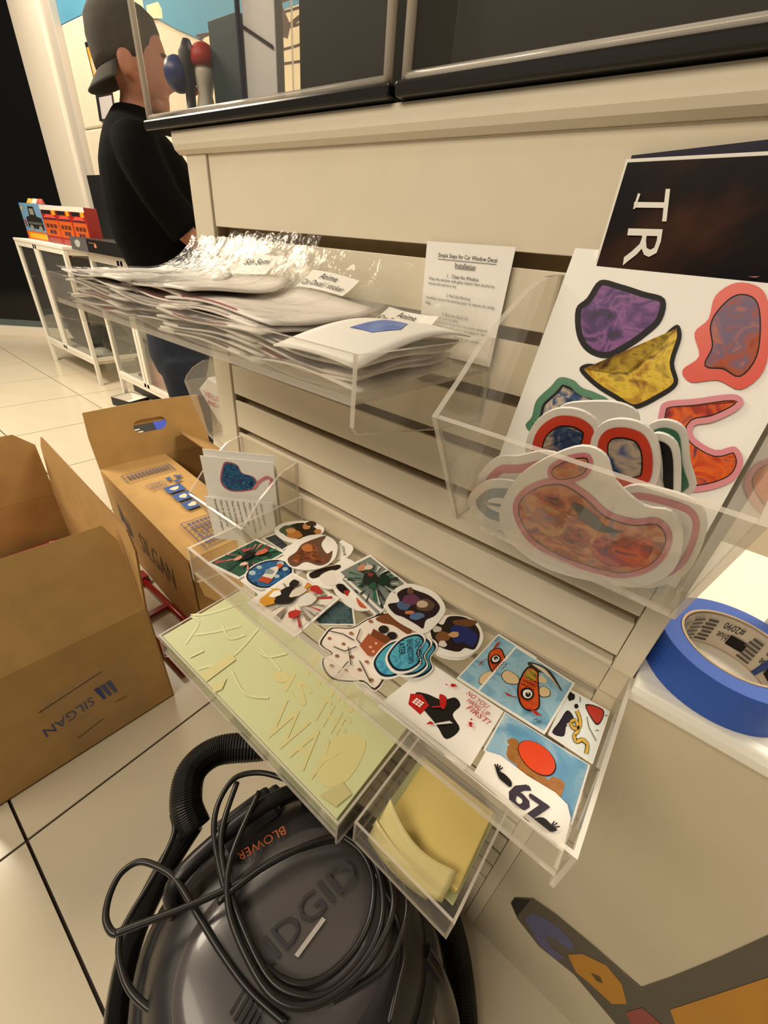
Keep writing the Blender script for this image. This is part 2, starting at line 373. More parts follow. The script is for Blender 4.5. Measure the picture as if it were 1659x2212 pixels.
tray(-78, 586, -90, -132, 'long clear acrylic tray heaped with bagged decals, topmost tray', dz=7)
T2 = tray(212, 888, -477, -532, 'long clear acrylic tray spread with loose stickers, middle of the slatwall')
tray(-72, 592, -925, -990, 'clear acrylic tray under the loose stickers holding pale green sheets')
bx = thing('acrylic_bin', (720, -118, -1010), 'short clear acrylic bin of yellow sheets beside the pale green ones', 'bin')
panel('floor_panel', [(616, -2, -1008), (828, -2, -1008), (828, -236, -1008), (616, -236, -1008)], (0, 0, 5), bx)
panel('front_lip', [(616, -238, -1008), (828, -238, -1008), (828, -238, -925), (616, -238, -925)], (0, 5, 0), bx)
for xa in (611, 826): panel('side_panel', [(xa, -2, -1008), (xa, -238, -1008), (xa, -238, -925), (xa, -2, -925)], (5, 0, 0), bx)
panel('back_panel', [(616, -3, -1003), (826, -3, -1003), (826, -3, -915), (616, -3, -915)], (0, -5, 0), bx)

def holder(x0, x1, prof, label, name='acrylic_holder'):
    """prof: (y, z) outline: back top, arc points ..., front top, front bottom, back bottom"""
    t = thing(name, ((x0+x1)/2, prof[-2][0]/2, prof[-1][1]), label, 'holder')
    for xa in (x0, x1-5): panel('side_panel', [(xa, y, z) for y, z in prof], (5, 0, 0), t)
    (yt, zt), (yb, zb), (yr, zr) = prof[-3], prof[-2], prof[-1]
    panel('front_panel', [(x0+5, yt, zt), (x1-5, yt, zt), (x1-5, yb, zb), (x0+5, yb, zb)], (0, 4, 2), t)
    panel('floor_panel', [(x0+5, yb+4, zb), (x1-5, yb+4, zb), (x1-5, yr, zr), (x0+5, yr, zr)], (0, 0, 5), t)
    panel('back_panel', [(x0+5, -1, zr+5), (x1-5, -1, zr+5), (x1-5, -1, prof[0][1]), (x0+5, -1, prof[0][1])], (0, -4, 0), t)
    return t
HB = [(-1, -17), (-45, -20), (-84, -31), (-124, -51), (-161, -72), (-192, -100), (-224, -126), (-140, -267), (-1, -267)]
holder(638, 868, HB, 'clear acrylic holder with curved sides filled with die-cut stickers')
holder(8, 205, [(-1, -400), (-40, -408), (-100, -450), (-148, -500), (-100, -590), (-1, -590)], 'small clear acrylic holder of folded cards near the sticker tray\'s end')
# holder on the end of the fixture, facing away to the side
eh = thing('end_holder', (-150, 60, -492), 'clear acrylic holder with rounded side on the end of the slatwall', 'holder')
prof = [(-65, -262), (-110, -256), (-160, -270), (-215, -298), (-252, -326), (-268, -345), (-246, -387), (-191, -470), (-116, -492), (-65, -492)]
for y in (28, 230): panel('side_panel', [(x, y, z) for x, z in prof], (0, 5, 0), eh)
panel('front_panel', [(-268, 33, -345), (-268, 230, -345), (-191, 230, -470), (-191, 33, -470)], (4, 0, 2), eh)
panel('floor_panel', [(-191, 33, -472), (-191, 230, -472), (-66, 230, -492), (-66, 33, -492)], (0, 0, 4), eh)
hb = thing('printed_bag', (-130, 100, -486), 'white bag printed with red HELLO lettering in the end holder', 'bag')
c = [on(q, 1, 60) for q in [(428, 840), (448, 815), (500, 850), (512, 960), (470, 910)]]
g = G(); g.prism(c, (0, 26, 0)); mk('pouch', g, mat('d8d4ce', .35, noise=.05, scale=40), hb, bevel=5)
pp = Print(lambda u, v: on((u, v), 1, 60), (0, -1, 0), 1.5); RED = mat('b5242a', .45)
pp.text('HELLO', (445, 856), (34, 16), (-3, -13), RED); pp.text('AND F', (450, 872), (30, 14), (-3, -11), RED); pp.done(hb)

# ---------------------------------------------------------------- dark display cases on the cap
def display_case(x0, x1, label):
    t = thing('display_case', ((x0+x1)/2, 160, 132), label, 'display case', 'clear display cases with black bases')
    g = G(); g.box((x0, -24, 133), (x1, 330, 147)); mk('base', g, mat('15120f', .25), t, bevel=3)
    g = G(); g.box((x0+14, -10, 147), (x1-14, 316, 152)); mk('plinth', g, mat('1a1714', .2), t, bevel=2)
    for nm, p, e in (('front_pane', [(x0+6,-18,148),(x1-6,-18,148),(x1-6,-18,560),(x0+6,-18,560)], (0,6,0)),
                     ('rear_pane', [(x0+6,318,148),(x1-6,318,148),(x1-6,318,560),(x0+6,318,560)], (0,6,0)),
                     ('side_pane', [(x0+6,-12,148),(x0+6,318,148),(x0+6,318,560),(x0+6,-12,560)], (6,0,0)),
                     ('side_pane', [(x1-12,-12,148),(x1-12,318,148),(x1-12,318,560),(x1-12,-12,560)], (6,0,0)),
                     ('lid_pane', [(x0+6,-18,560),(x1-6,-18,560),(x1-6,324,560),(x0+6,324,560)], (0,0,6))):
        panel(nm, p, e, t, ACR2)
    for xx in (x0+9, x1-9):
        g = G(); g.tube([(xx, -15, 148), (xx, -15, 560)], 5.5, 8); mk('corner_bead', g, EDGE, t, smooth=True)
    g = G(); g.tube([(x0+8, -15, 150), (x1-8, -15, 150)], 5.0, 8); mk('corner_bead', g, EDGE, t, smooth=True)
    for xx in (x0+60, x1-60):
        g = G(); g.box((xx-8, -8, 131.5), (xx+8, 8, 134)); mk('rubber_foot', g, BLACK, t)
    return t
display_case(-152, 404, 'clear display case with black base beside the person\'s face')
display_case(412, 968, 'clear display case with black base holding dark brown packaging')
def carton(name, x0, x1, y0, y1, z0, z1, m, label, cat='box', rot=0.0):
    c = Vector(((x0+x1)/2, (y0+y1)/2, (z0+z1)/2)); ca, sa = math.cos(rot), math.sin(rot)
    t = thing(name, (c.x, c.y, z0), label, cat)
    g = G(); g.obox(c, Vector((ca, sa, 0))*(x1-x0)/2, Vector((-sa, ca, 0))*(y1-y0)/2, (0, 0, (z1-z0)/2)); mk('body', g, m, t, bevel=1.5)
    return t
d1 = carton('dark_package', 188, 386, 40, 200, 152, 520, mat('14130f', .5, spec=.2), 'dark olive package inside the case beside the person\'s face')
t = carton('teal_package', -53, 27, 60, 84, 152, 278, mat('12303a', .5), 'dark teal upright package inside the clear display case')
t = carton('white_package', 36, 112, 62, 78, 152, 330, mat('d9d7da', .45), 'white angular package standing between teal and dark packages')
g = G(); g.prism([(38, 60, 258), (38, 60, 262), (108, 60, 232), (108, 60, 228)], (0, -1, 0)); mk('crease_line', g, INK, t)
g = G(); g.tube([(33, 58, 153), (31, 58, 300)], 4, 8); mk('corner_post', g, mat('272b45', .2), t)
carton('brown_package', 440, 930, 40, 260, 152, 520, mat('1a1411', .45, spec=.2), 'long dark brown package filling the second display case')
fg = thing('red_cap_figurine', (-76, 60, 152), 'small white figurine with a red cap inside the display case', 'figurine')
g = G(); g.loft([ring((-84+1.5*i, 60, z), (r, 0, 0), (0, r*.8, 0), 14) for i, (z, r) in enumerate([(152, 16), (160, 20), (176, 18), (192, 14), (204, 17), (216, 20), (228, 19), (236, 10)])]); mk('body', g, mat('d9d2c6', .5), fg, smooth=True)
g = G(); g.loft([ring((-76+i, 60, z), (r, 0, 0), (0, r*.9, 0), 14) for i, (z, r) in enumerate([(226, 22), (232, 25), (242, 24), (252, 16), (256, 6)])]); mk('cap', g, mat('b3201c', .5), fg, smooth=True)
g = G(); g.tube([(-98, 54, 196), (-108, 50, 206), (-104, 50, 216)], [6, 6, 7], 8); mk('scarf', g, mat('b3201c', .5), fg, smooth=True)
fg = thing('blue_figurine', (-108, 30, 152), 'round blue figurine on a dark stand inside the display case', 'figurine')
g = G(); g.loft([ring((-110, 30, 214+24*math.sin(a)), (22*math.cos(a)+.3, 0, 0), (0, 22*math.cos(a)+.3, 0), 16) for a in [-1.5+0.3*i for i in range(11)]]); mk('head', g, mat('2a3a78', .35), fg, smooth=True)
g = G(); g.loft([ring((-100+2*i, 40, z), (r, 0, 0), (0, r, 0), 12) for i, (z, r) in enumerate([(152, 18), (156, 18), (160, 8), (190, 8), (214, 12), (240, 14), (256, 6)])]); mk('stand', g, mat('1b1e2a', .5), fg, smooth=True)

# ================================================================ THINGS ON THE SLATWALL
def sheet(name, corners, th, nrm, label, cat='sticker', group=None, m=VINYL, base=None):
    """flat card of thickness th whose printed face is the quad corners"""
    n = Vector(nrm).normalized(); t = thing(name, min(corners, key=lambda p: p[2]) if base is None else base, label, cat, group)
    mk('backing', G().prism(corners, -n*th), m, t); return t
def ink(c, rough=0.5): return mat(c, rough, spec=0.2)
# ---- printed instruction sheet
c = [Vector((476, -10, -124)), Vector((586, -10, -124)), Vector((585, -6, 4)), Vector((467, -6, 3))]
pa = sheet('instruction_sheet', c, 0.8, (0, -1, 0), 'white instruction sheet for car window decals leaning on the slatwall', 'paper', m=PAPER)
pp = Print(quadfn(c), (0, -1, .03), .6)
def tline(s, u, v, wd, h): pp.text(s, (u, v), (wd, -.004), (0, h), INK)
tline('Simple Steps for Car Window Decal', .16, .868, .68, .045); pp.rect(.16, .858, .84, .862, INK)
tline('Installation', .38, .805, .24, .040); pp.rect(.38, .795, .62, .799, INK)
for s_, u, v, wd in (('1.   Clean the Window', .30, .715, .38), ('Wipe the window with glass cleaner then alcohol to', .07, .672, .80), ('remove dirt and let it dry', .07, .632, .36),
                     ('2. Peel the Backing', .32, .545, .30), ('Carefully remove the backing paper to expose the sticky', .06, .503, .86), ('side.', .06, .463, .07),
                     ('3. Stick the Decal On', .30, .378, .34), ('Place the decal onto the glass.', .07, .338, .46), ('Press down the decal firmly from the center outward', .07, .300, .82),
                     ('using your thumb, a credit card or squeegee to remove', .07, .262, .86), ('bubbles and wrinkles', .08, .224, .32), ('(beware of scratching)', .50, .186, .36)):
    tline(s_, u, v, wd, .030)
pp.done(pa)
# ---- dark poster and sticker sheet in the big holder
c = [Vector((682, -34, -256)), Vector((860, -34, -256)), Vector((861, -10, 80)), Vector((673, -10, 76))]
cb = [Vector((682, -9, -256)), Vector((858, -9, -256)), Vector((858, -7, 92)), Vector((676, -7, 79))]
sheet('dark_poster', cb, 1.5, (0, -1, 0), 'dark violet poster edge rising just above the lettered poster', 'poster', m=mat('1d1830', .4))
po = sheet('dark_poster', c, 2, (0, -1, .07), 'dark poster with tall white serif letters behind the white sticker sheet', 'poster', m=WHITE)
pp = Print(quadfn(c), (0, -1, .07), .6); DK = marble(['0d0d16', '1c1210', '40241a', '0c1620'], 7)
pp.rect(.012, .0, 1, .992, DK)
pq = Print(lambda x, y: onp((x, y), c[0], Vector((0, -1, .07))), (0, -1, .07), 1.2)
pq.text('T', (1374, 408), (-8, 70), (74, 1), WHITE); pq.fill([(1384,420),(1372,452),(1368,452),(1379,418)][::-1], WHITE); pq.fill([(1375,408),(1366,478),(1362,478),(1370,408)], WHITE) if False else None
pq.text('R', (1358, 494), (-12, 80), (74, 2), WHITE); pq.done(po, 'lettering')
pp.done(po)
p0, p1 = Vector((0, -12, 7)), Vector((0, -104, -258)); sn = Vector((0, -(p0.z-p1.z), -(p1.y-p0.y))).normalized(); sn = sn if sn.y < 0 else -sn
c = [Vector((654, p1.y, p1.z)), Vector((861, p1.y, p1.z)), Vector((861, p0.y, p0.z)), Vector((651, p0.y, p0.z))]
ss = sheet('sticker_sheet', c, 2, sn, 'large white sheet of cut stickers standing in the curved acrylic holder', 'sticker sheet', m=VINYL)
fn = lambda x, y: onp((x, y), p0, sn)
pp = Print(fn, sn, .6)
PURP = marble(['1c0c2a', '4a2468', '84508e', '2a1440'], 70); YEL = marble(['2a1a08', 'a87a18', 'dcbc38', '6a4410'], 60)
FIRE = marble(['3a1418', 'a8481c', '6a5a78', 'cf6a28'], 50); NIGHT = marble(['1a2236', '34507a', 'c8b8a0', '5a6a96'], 55); EMBER = marble(['3a1420', 'a8321c', 'd8601c', '5a2a4a'], 60)
PINK, GRN, SCARLET = mat('d2828e', .35), mat('3f7a5a', .35), mat('d43a1c', .35)
def stk(out, rings_):
    """a printed sticker: nested outlines of one shape, outermost first"""
    o = smooth2(out)
    for k, m in rings_: pp.fill(grow(o, k), m)
stk([(1244,668),(1268,644),(1296,606),(1340,614),(1390,630),(1436,646),(1430,692),(1396,726),(1352,756),(1310,774),(1268,760),(1246,724)], [(0, INK), (-13, PURP)])
stk([(1252,800),(1270,786),(1310,792),(1352,800),(1396,766),(1436,722),(1464,702),(1472,730),(1456,784),(1464,830),(1422,862),(1370,884),(1328,862),(1284,834)], [(0, INK), (-10, YEL)])
stk([(1545,640),(1590,612),(1640,622),(1660,660),(1662,720),(1650,800),(1600,842),(1550,822),(1492,826),(1474,800),(1510,770),(1500,720),(1530,690)], [(0, SCARLET)])
_i = smooth2([(1556,668),(1592,640),(1630,650),(1640,700),(1632,770),(1598,812),(1562,796),(1524,790),(1540,750),(1536,704)]); pp.fill(grow(_i, 3), INK); pp.fill(_i, FIRE)
stk([(1150,900),(1160,865),(1190,836),(1210,816),(1240,822),(1258,838),(1290,850),(1318,872),(1290,930),(1200,960),(1138,925)], [(0, GRN), (-16, INK), (-22, NIGHT)])
stk([(1424,890),(1440,868),(1500,862),(1580,852),(1605,866),(1590,888),(1540,912),(1500,920),(1500,945),(1545,972),(1588,965),(1604,1000),(1580,1040),(1510,1062),(1440,1050),(1420,960)], [(0, PINK), (-13, INK), (-15.5, EMBER)])
pp.fill([(1612,562),(1640,562),(1655,565),(1636,568)], mat('9a2a2a', .4)); pp.fill([(1614,600),(1640,600),(1630,603)], mat('9a2a2a', .4))
pp.done(ss)
c = [Vector((669, p1.y-10, p1.z)), Vector((864, p1.y-10, p1.z)), Vector((864, p0.y-40, p0.z-92)), Vector((863, p0.y-42, p0.z-92))]
# ---- loose die-cut stickers stacked in front of the sheet
f0, f1 = Vector((0, -219, -124)), Vector((0, -136, -262)); fnr = Vector((0, -(f0.z-f1.z), (f0.y-f1.y))).normalized(); fnr = fnr if fnr.y < 0 else -fnr
LOOSE = 'die-cut stickers loose in the curved holder'
def diecut(out, off, rings_, label, lay=None, k=4):
    base = f1 - fnr*off; fn2 = lambda x, y: onp((x, y), base, fnr)
    o = smooth2(out, k); p3 = [fn2(*q) for q in o]
    t = thing('die_cut_sticker', min(p3, key=lambda p: p.z), label, 'sticker', LOOSE)
    mk('backing', G().prism(p3, -fnr*2.0), VINYL, t)
    global pp; pp = Print(fn2, fnr, .4)
    for kk, m in rings_: pp.fill(grow(o, (kk-1)*75), m)
    if lay: lay(pp)
    pp.done(t); return t
diecut([(1190,940),(1210,880),(1270,868),(1340,872),(1380,900),(1360,960),(1260,1000)], 62, [], 'blank white sticker edge showing highest above the red-ringed pair')
diecut([(1390,960),(1400,920),(1440,908),(1480,930),(1490,1000),(1500,1060),(1420,1090)], 56, [(.8, GRN), (.5, VINYL)], 'white sticker with green rim beside the standing sheet\'s pink one')
diecut([(1360,1010),(1380,960),(1420,936),(1462,960),(1470,1030),(1460,1090),(1400,1090)], 46, [(.8, INK), (.5, VINYL)], 'white sticker with black crescent beside the red-ringed pair')
diecut([(1136,980),(1150,920),(1200,884),(1262,890),(1298,930),(1270,1000),(1180,1010)], 50, [(.8, SCARLET), (.52, INK), (.48, NIGHT)], 'red-ringed sticker with pale blue dome, partner farther from the sheet edge')
diecut([(1275,960),(1300,916),(1350,906),(1402,926),(1426,980),(1415,1050),(1350,1070),(1290,1040)], 40, [(.78, SCARLET), (.5, INK), (.46, NIGHT)], 'red-ringed sticker with pale blue dome nearest the black crescent sticker')
diecut([(1030,1040),(1070,990),(1120,985),(1180,975),(1240,1000),(1260,1060),(1180,1130),(1060,1120)], 30, [(.76, PINK), (.52, VINYL)], 'white sticker with faint pink rim low in the holder')
diecut([(1010,1080),(1050,1040),(1110,1040),(1170,1060),(1190,1120),(1120,1150),(1040,1130)], 20, [(.76, mat('9aa0a0', .4)), (.5, VINYL)], 'white and grey sticker in the holder\'s lower corner')
diecut([(1300,1100),(1360,1050),(1440,1060),(1510,1090),(1525,1150),(1480,1240),(1380,1270),(1300,1200)], 18, [(.8, PINK), (.6, VINYL)], 'white sticker with pink swoosh behind the fox-tail shaped print')
BR = marble(['4a2218', 'b0512a', 'd08a4a', '7a6a7a'], 55)
def tailart(p):
    o = smooth2([(1122,1092),(1156,1056),(1212,1046),(1262,1074),(1310,1116),(1370,1134),(1420,1132),(1438,1166),(1408,1214),(1345,1234),(1270,1218),(1200,1192),(1144,1150)])
    e = smooth2([(1196,1012),(1230,994),(1268,990),(1262,1018),(1228,1032),(1200,1030)])
    for q, gr in ((e, 11), (o, 14)): p.fill(grow(q, gr), PINK)
    for q in (e, o): p.fill(grow(q, 2), INK); p.fill(q, BR)
    p.fill(smooth2([(1290,1160),(1350,1168),(1412,1160),(1400,1204),(1340,1222),(1290,1206)]), EMBER)
    p.fill(smooth2([(1236,1084),(1268,1094),(1312,1134),(1352,1146),(1300,1146),(1262,1122)]), mat('3a3a30', .5)); p.fill(smooth2([(1150,1110),(1186,1090),(1226,1116),(1214,1152),(1176,1150)]), marble(['c89a4a', 'b0602a', '7a6a7a'], 60))
diecut([(1086,1080),(1120,1030),(1180,990),(1256,964),(1308,985),(1330,1040),(1390,1092),(1450,1106),(1476,1155),(1455,1232),(1380,1268),(1290,1258),(1190,1232),(1115,1185),(1080,1130)], 8, [], 'large sticker with pink rim and orange-brown tail shape, against the holder\'s front', tailart)

# ---- folded cards in the small holder
for k, (dx, lab) in enumerate(((0, 'card with a blue and teal printed shape and pink curl'), (1, 'plain white card standing behind the blue-printed one'))):
    c = [Vector((78-7*k, -134+11*k, -585)), Vector((197-7*k, -48+11*k, -585)), Vector((193-7*k, -54+11*k, -387+9*k)), Vector((74-7*k, -140+11*k, -387+9*k))]
    n = (c[1]-c[0]).cross(c[3]-c[0]).normalized(); n = n if n.y < 0 else -n
    t = sheet('sticker_card', c, 1.5, n, lab, 'card')
    if k == 0:
        pp = Print(lambda x, y: onp((x, y), c[0], n), n, .5)
        o = smooth2([(480,1040),(484,1008),(492,1000),(512,1006),(522,1022),(545,1030),(552,1046),(540,1056),(500,1058)])
        pp.fill(scalep(o, 1.1), mat('a8506a', .4)); pp.fill(o, marble(['101c40', '1f6a90', '2a2a6a', '2a90a0'], 90))
        pp.line([(548,1056),(560,1040),(576,1030),(588,1036),(584,1050)], 7, PINK); pp.done(t)
c = [Vector((84, -142, -586)), Vector((199, -58, -586)), Vector((195, -64, -476)), Vector((80, -148, -476))]
n = (c[1]-c[0]).cross(c[3]-c[0]).normalized(); n = n if n.y < 0 else -n
t = sheet('sticker_card', c, 1.5, n, 'text-covered card with sideways lines in front of the blue-printed card', 'card', m=PAPER)
pp = Print(quadfn(c), n, .5)
for i in range(9):
    u = .12 + .085*i
    pp.text(('Installation steps', 'Wipe the window clean', 'remove dirt and let it dry', 'Peel the backing paper', 'expose the sticky side')[i % 5], (u, .96), (.02, -.72+.10*(i % 3)), (.045, 0), INK)
pp.done(t)

# ---- bagged decals heaped in the upper tray
PK = 'bagged decals heaped in the upper tray'
inks = ['c94f5a', '232a3c', '7a5a48', 'b9b2a8', 'd9a0a8', '3c4a44', 'a83a3a', 'e3d8d0', '4a4038', '8a7f86']
places = ['under the left heap', 'low in the left heap', 'midway up the left heap', 'higher in the left heap', 'near the top of the left heap', 'on top of the left heap']
cols = [(-70, 150, 'end'), (70, 300, 'middle'), (215, 440, 'centre'), (380, 575, 'sheet')]
adj = ['rose-edged', 'navy-edged', 'brown-edged', 'grey-edged', 'pink-edged', 'green-black-edged', 'red-edged', 'cream', 'dark-brown-edged', 'mauve-edged']
where = ['at the far end of the upper tray', 'left of the tray\'s middle', 'under the paper instruction sheet\'s left side', 'below the instruction sheet']
order = ['lowest', 'second lowest', 'third', 'fourth', 'fifth', 'sixth', 'seventh', 'topmost']
for ci, (xa, xb, _) in enumerate(cols):
    N = (8, 8, 7, 5)[ci]
    for k in range(N):
        r = random.Random(100*ci+k); xs, xe = xa+r.uniform(-8, 14), xb-r.uniform(-6, 16); z0 = -122+k*(6.4 if ci < 3 else 4.6)+r.uniform(-.6, .6)+(ci % 2)*3.2
        yf = -250+r.uniform(0, 26); ph = r.uniform(0, 6); sk = r.uniform(-16, 16); up = (42, 52, 50, 40)[ci]+k*3.2
        def surf(u, v, lift=0.0, xs=xs, xe=xe, z0=z0, yf=yf, ph=ph, sk=sk, up=up, top=1.0):
            x = xs+(xe-xs)*u+sk*v; y = yf+(-12-yf)*min(1, v*1.02)
            z = z0+lift+2.5*math.sin(6*u+ph)+2.0*math.sin(9*v+4*u+ph)+up*max(0, v-.55)**2*4.2
            return Vector((max(-68, min(576, x)), max(-254, min(-9, y)), max(-123, z)))
        t = thing('decal_pack', surf(.5, .1), '%s bagged decal, %s of its heap %s' % (adj[(k*3+ci) % 10], order[k] if k < N-1 else 'topmost', where[ci]), 'decal pack', PK)
        pw = 0.72
        g = G(); g.grid(lambda u, v: surf(.04+.92*u, .02+pw*v), 12, 10); mk('insert', g, mat('efe8e2', .55, noise=.03, scale=40), t, smooth=True, solid=2.8)
        g = G(); g.grid(lambda u, v: surf(.2+.5*u, .015+.02*v, 2.6), 12, 1, 0); mk('edge_colour', g, ink(inks[(k*3+ci) % 10], .5), t, smooth=True)
        g = G(); g.grid(lambda u, v: surf(.16+.6*u, .1+.42*v, 2.5), 10, 6, 0); mk('print', g, marble([inks[(k*3+ci) % 10], 'efe8e2', inks[(k+5) % 10]], 25), t, smooth=True) if k < N-1 else None
        g = G(); g.grid(lambda u, v: surf(u, v, 3.4+1.5*math.sin(17*u+ph)*math.sin(8*v)+(6*abs(math.sin(23*u+ph))*max(0, v-.7)*3)), 18, 16); mk('sleeve', g, FILM, t, smooth=True)
        if (ci, k) in ((2, 6), (3, 4), (1, 7)):
            fnl = lambda u, v: surf(.3+.4*u, .74+.14*v, 4.0)
            g = G(); g.grid(fnl, 6, 4); nt_ = mk('name_tag', g, PAPER, t, smooth=True)
            pq = Print(lambda u, v: surf(.3+.4*u, .74+.14*v, 5.0), (0, -.5, .8), .6)
            if ci == 1: pq.text('5th Semi', (.15, .55), (.7, 0), (0, .3), INK)
            else: pq.text('Anime', (.3, .56), (.36, 0), (0, .3), INK); pq.text('Car Decal / sticker', (.05, .14), (.88, 0), (0, .3), INK)
            pq.done(nt_, 'tag_lettering')
# rolled white decal with a blue swirl at the near end of the heap
def roll(u, v):
    a = v*math.pi*.8; return Vector((466+108*u, -250+196*v, -98+18*math.sin(a)+4*math.sin(3*u)))
t = thing('rolled_decal', (520, -160, -112), 'rolled white decal with a blue swirl at the tray\'s open end', 'decal pack')
g = G(); g.grid(roll, 8, 14); mk('roll', g, PAPER, t, smooth=True, solid=1.5)
g = G(); g.grid(lambda u, v: roll(.35+.4*u*(1-.6*abs(v-.5)), .34+.3*v)+Vector((0, 0, 1.2)), 6, 8); mk('print', g, marble(['3f5aa8', '6f8ad0', '8a90d8'], 30), t, smooth=True)

# ---- loose stickers spread on the middle tray
ZT = -526.5
TR = 'loose stickers spread on the middle tray'
def zfn(z): return lambda x, y: on((x, y), 2, z)
def flat(out, lvl, label, art=None, m=VINYL, sm=False, k=4):
    z = ZT + lvl*2.2; o = smooth2(out, k) if sm else out; p3 = [on(q, 2, z) for q in o]
    p3 = [Vector((min(881, max(219, p.x)), max(-255, min(-8, p.y)), p.z)) for p in p3]
    t = thing('loose_sticker', p3[0], label, 'sticker', TR)
    mk('backing', G().prism(p3, (0, 0, -1.6)), m, t)
    if art:
        pr_ = Print((quadfn(p3) if (not sm and len(out) == 4) else zfn(z)), (0, 0, 1), .25); art(pr_, o); pr_.done(t)
    return t
def burst(cols, seed, cx=.5, cy=.5, extra=None):
    def f(p, o):
        r = random.Random(seed); ms = [ink(c) for c in cols]; p.rect(.05, .05, .95, .95, ms[0])
        for k in range(26):
            a = r.uniform(0, 6.28); L0, L1, wd = r.uniform(.12, .25), r.uniform(.35, .62), r.uniform(.03, .09)
            def q(L, da): return (min(.95, max(.05, cx+L*math.cos(a+da))), min(.95, max(.05, cy+L*math.sin(a+da))))
            p.fill([q(L0, 0), q(L1, -wd), q(L1, wd)], ms[1+k % (len(ms)-1)])
        if extra: extra(p, r)
    return f
def lumps(spec):
    def f(p, r):
        for i, (c, x, y, a, b) in enumerate(spec): p.fill(blob(x, y, a, b, i+11, .16), ink(c))
    return f
flat([(567,1162),(595,1153),(625,1179),(611,1189)], 0, 'dark grey square sticker peeping from under the oval portrait sticker', lambda p, o: p.rect(.06,.06,.94,.94, marble(['2c2f33','4a4d52','1c1e22'], 60)))
flat([(515,1251),(640,1185),(660,1230),(570,1292)], 1, 'white square sticker backing under the round blue rocket print', None)
flat([(446,1217),(554,1164),(619,1193),(515,1251)], 2, 'square sticker of green and pink burst rays at the tray\'s end',
     burst(['2f5a48', 'b8505a', '3f7a5c', 'd88a88', '24302c'], 5, .5, .5, lumps([('1c1a1a', .5, .5, .16, .10), ('e0a090', .36, .42, .08, .06), ('c8705a', .72, .62, .11, .10), ('e8c0b0', .3, .7, .06, .07), ('b8505a', .62, .3, .09, .05)])))
def rocket(p, o):
    p.fill(scalep(o, .93), ink('0e1a30')); p.fill(scalep(o, .84), marble(['163a6a', '2f6aa0', '10203c'], 80))
    for x, y, r in ((545,1238,5),(560,1226,4),(606,1218,5),(616,1230,4),(598,1246,4)): p.fill(blob(x, y, r*1.5, r, 3, 0), ink('a8bcc8'))
    p.fill([(556,1256),(584,1228),(604,1222),(600,1236),(580,1262)], ink('d8d4cc')); p.fill([(556,1256),(566,1246),(590,1252),(580,1262)], ink('b0482c'))
    p.fill([(596,1222),(604,1218),(612,1222),(604,1230)], ink('c85a34')); p.fill(blob(582, 1236, 9, 6, 4), ink('8a929a'))
flat([(528,1244),(540,1226),(570,1211),(605,1208),(628,1218),(634,1236),(615,1256),(590,1270),(560,1272),(536,1260)], 3, 'round blue sticker with a white and red rocket', rocket, sm=True)
flat([(724,1180),(740,1166),(756,1172),(763,1186),(752,1202),(735,1208),(715,1200)], 2, 'round white sticker with curved black lettering under the brown one',
     lambda p, o: [p.text(s_, q, ex, ey, INK) for s_, q, ex, ey in (('WHAT YOU', (729,1168), (16, 14), (-3, 5)), ('CAN BE', (744,1184), (4, 16), (-6, 1)))], sm=True)
flat([(593,1146),(606,1132),(640,1125),(680,1128),(700,1142),(690,1156),(660,1164),(632,1172),(605,1162)], 4, 'oval white sticker with olive and tan painted shapes',
     lambda p, o: [p.fill(blob(x, y, a, b, i, .1), ink(c)) for i, (c, x, y, a, b) in enumerate((('2a2418', 648, 1148, 40, 17), ('4f5a44', 622, 1146, 17, 11), ('b8783c', 636, 1155, 17, 9), ('d09a5a', 628, 1147, 10, 6), ('c89058', 662, 1138, 8, 7), ('c08048', 686, 1149, 8, 5), ('3a2a1a', 672, 1132, 12, 5)))], sm=True)
flat([(612,1196),(628,1176),(665,1157),(705,1157),(728,1176),(722,1208),(690,1228),(648,1230),(622,1220)], 5, 'round white sticker with a brown curled shape',
     lambda p, o: [p.fill(smooth2([(622,1206),(640,1192),(652,1176),(680,1164),(704,1158),(694,1176),(706,1196),(718,1190),(712,1212),(690,1222),(660,1214),(640,1224),(626,1220)]), ink('6a4a38')),
                   p.fill(smooth2([(632,1206),(650,1186),(672,1174),(684,1184),(690,1206),(708,1204),(690,1216),(660,1208),(640,1216)]), marble(['3a2018', '7a4224', 'b0683a'], 70)), p.fill(blob(664, 1184, 13, 8, 6), ink('b8703c'))], sm=True)
flat([(662,1244),(675,1230),(720,1220),(745,1205),(770,1222),(750,1262),(714,1272),(680,1264)], 3, 'white and dark brown rounded sticker below the brown curled one',
     lambda p, o: [p.fill(smooth2([(668,1240),(690,1230),(730,1220),(734,1228),(704,1240),(676,1250)]), ink('241812')), p.fill(smooth2([(690,1246),(716,1232),(736,1240),(730,1262),(704,1264)]), ink('e8e2da'))], sm=True)
flat([(716,1262),(728,1248),(752,1258),(780,1282),(806,1300),(800,1316),(772,1318),(738,1298)], 3, 'white oblong sticker with black and red heart patch',
     lambda p, o: [p.fill(smooth2([(726,1264),(740,1262),(756,1276),(746,1284),(732,1276)]), ink('141010')), p.fill(smooth2([(742,1278),(754,1276),(750,1288)]), ink('b02a24')), p.fill(smooth2([(770,1290),(790,1302),(792,1314),(776,1310)]), ink('c0623c'))], sm=True)
flat([(731,1250),(800,1208),(876,1272),(818,1336)], 4, 'square sticker with grey rays lying under the dark green one', burst(['8a8d88', '3a3c3a', 'b8bab4', '20302a'], 31))
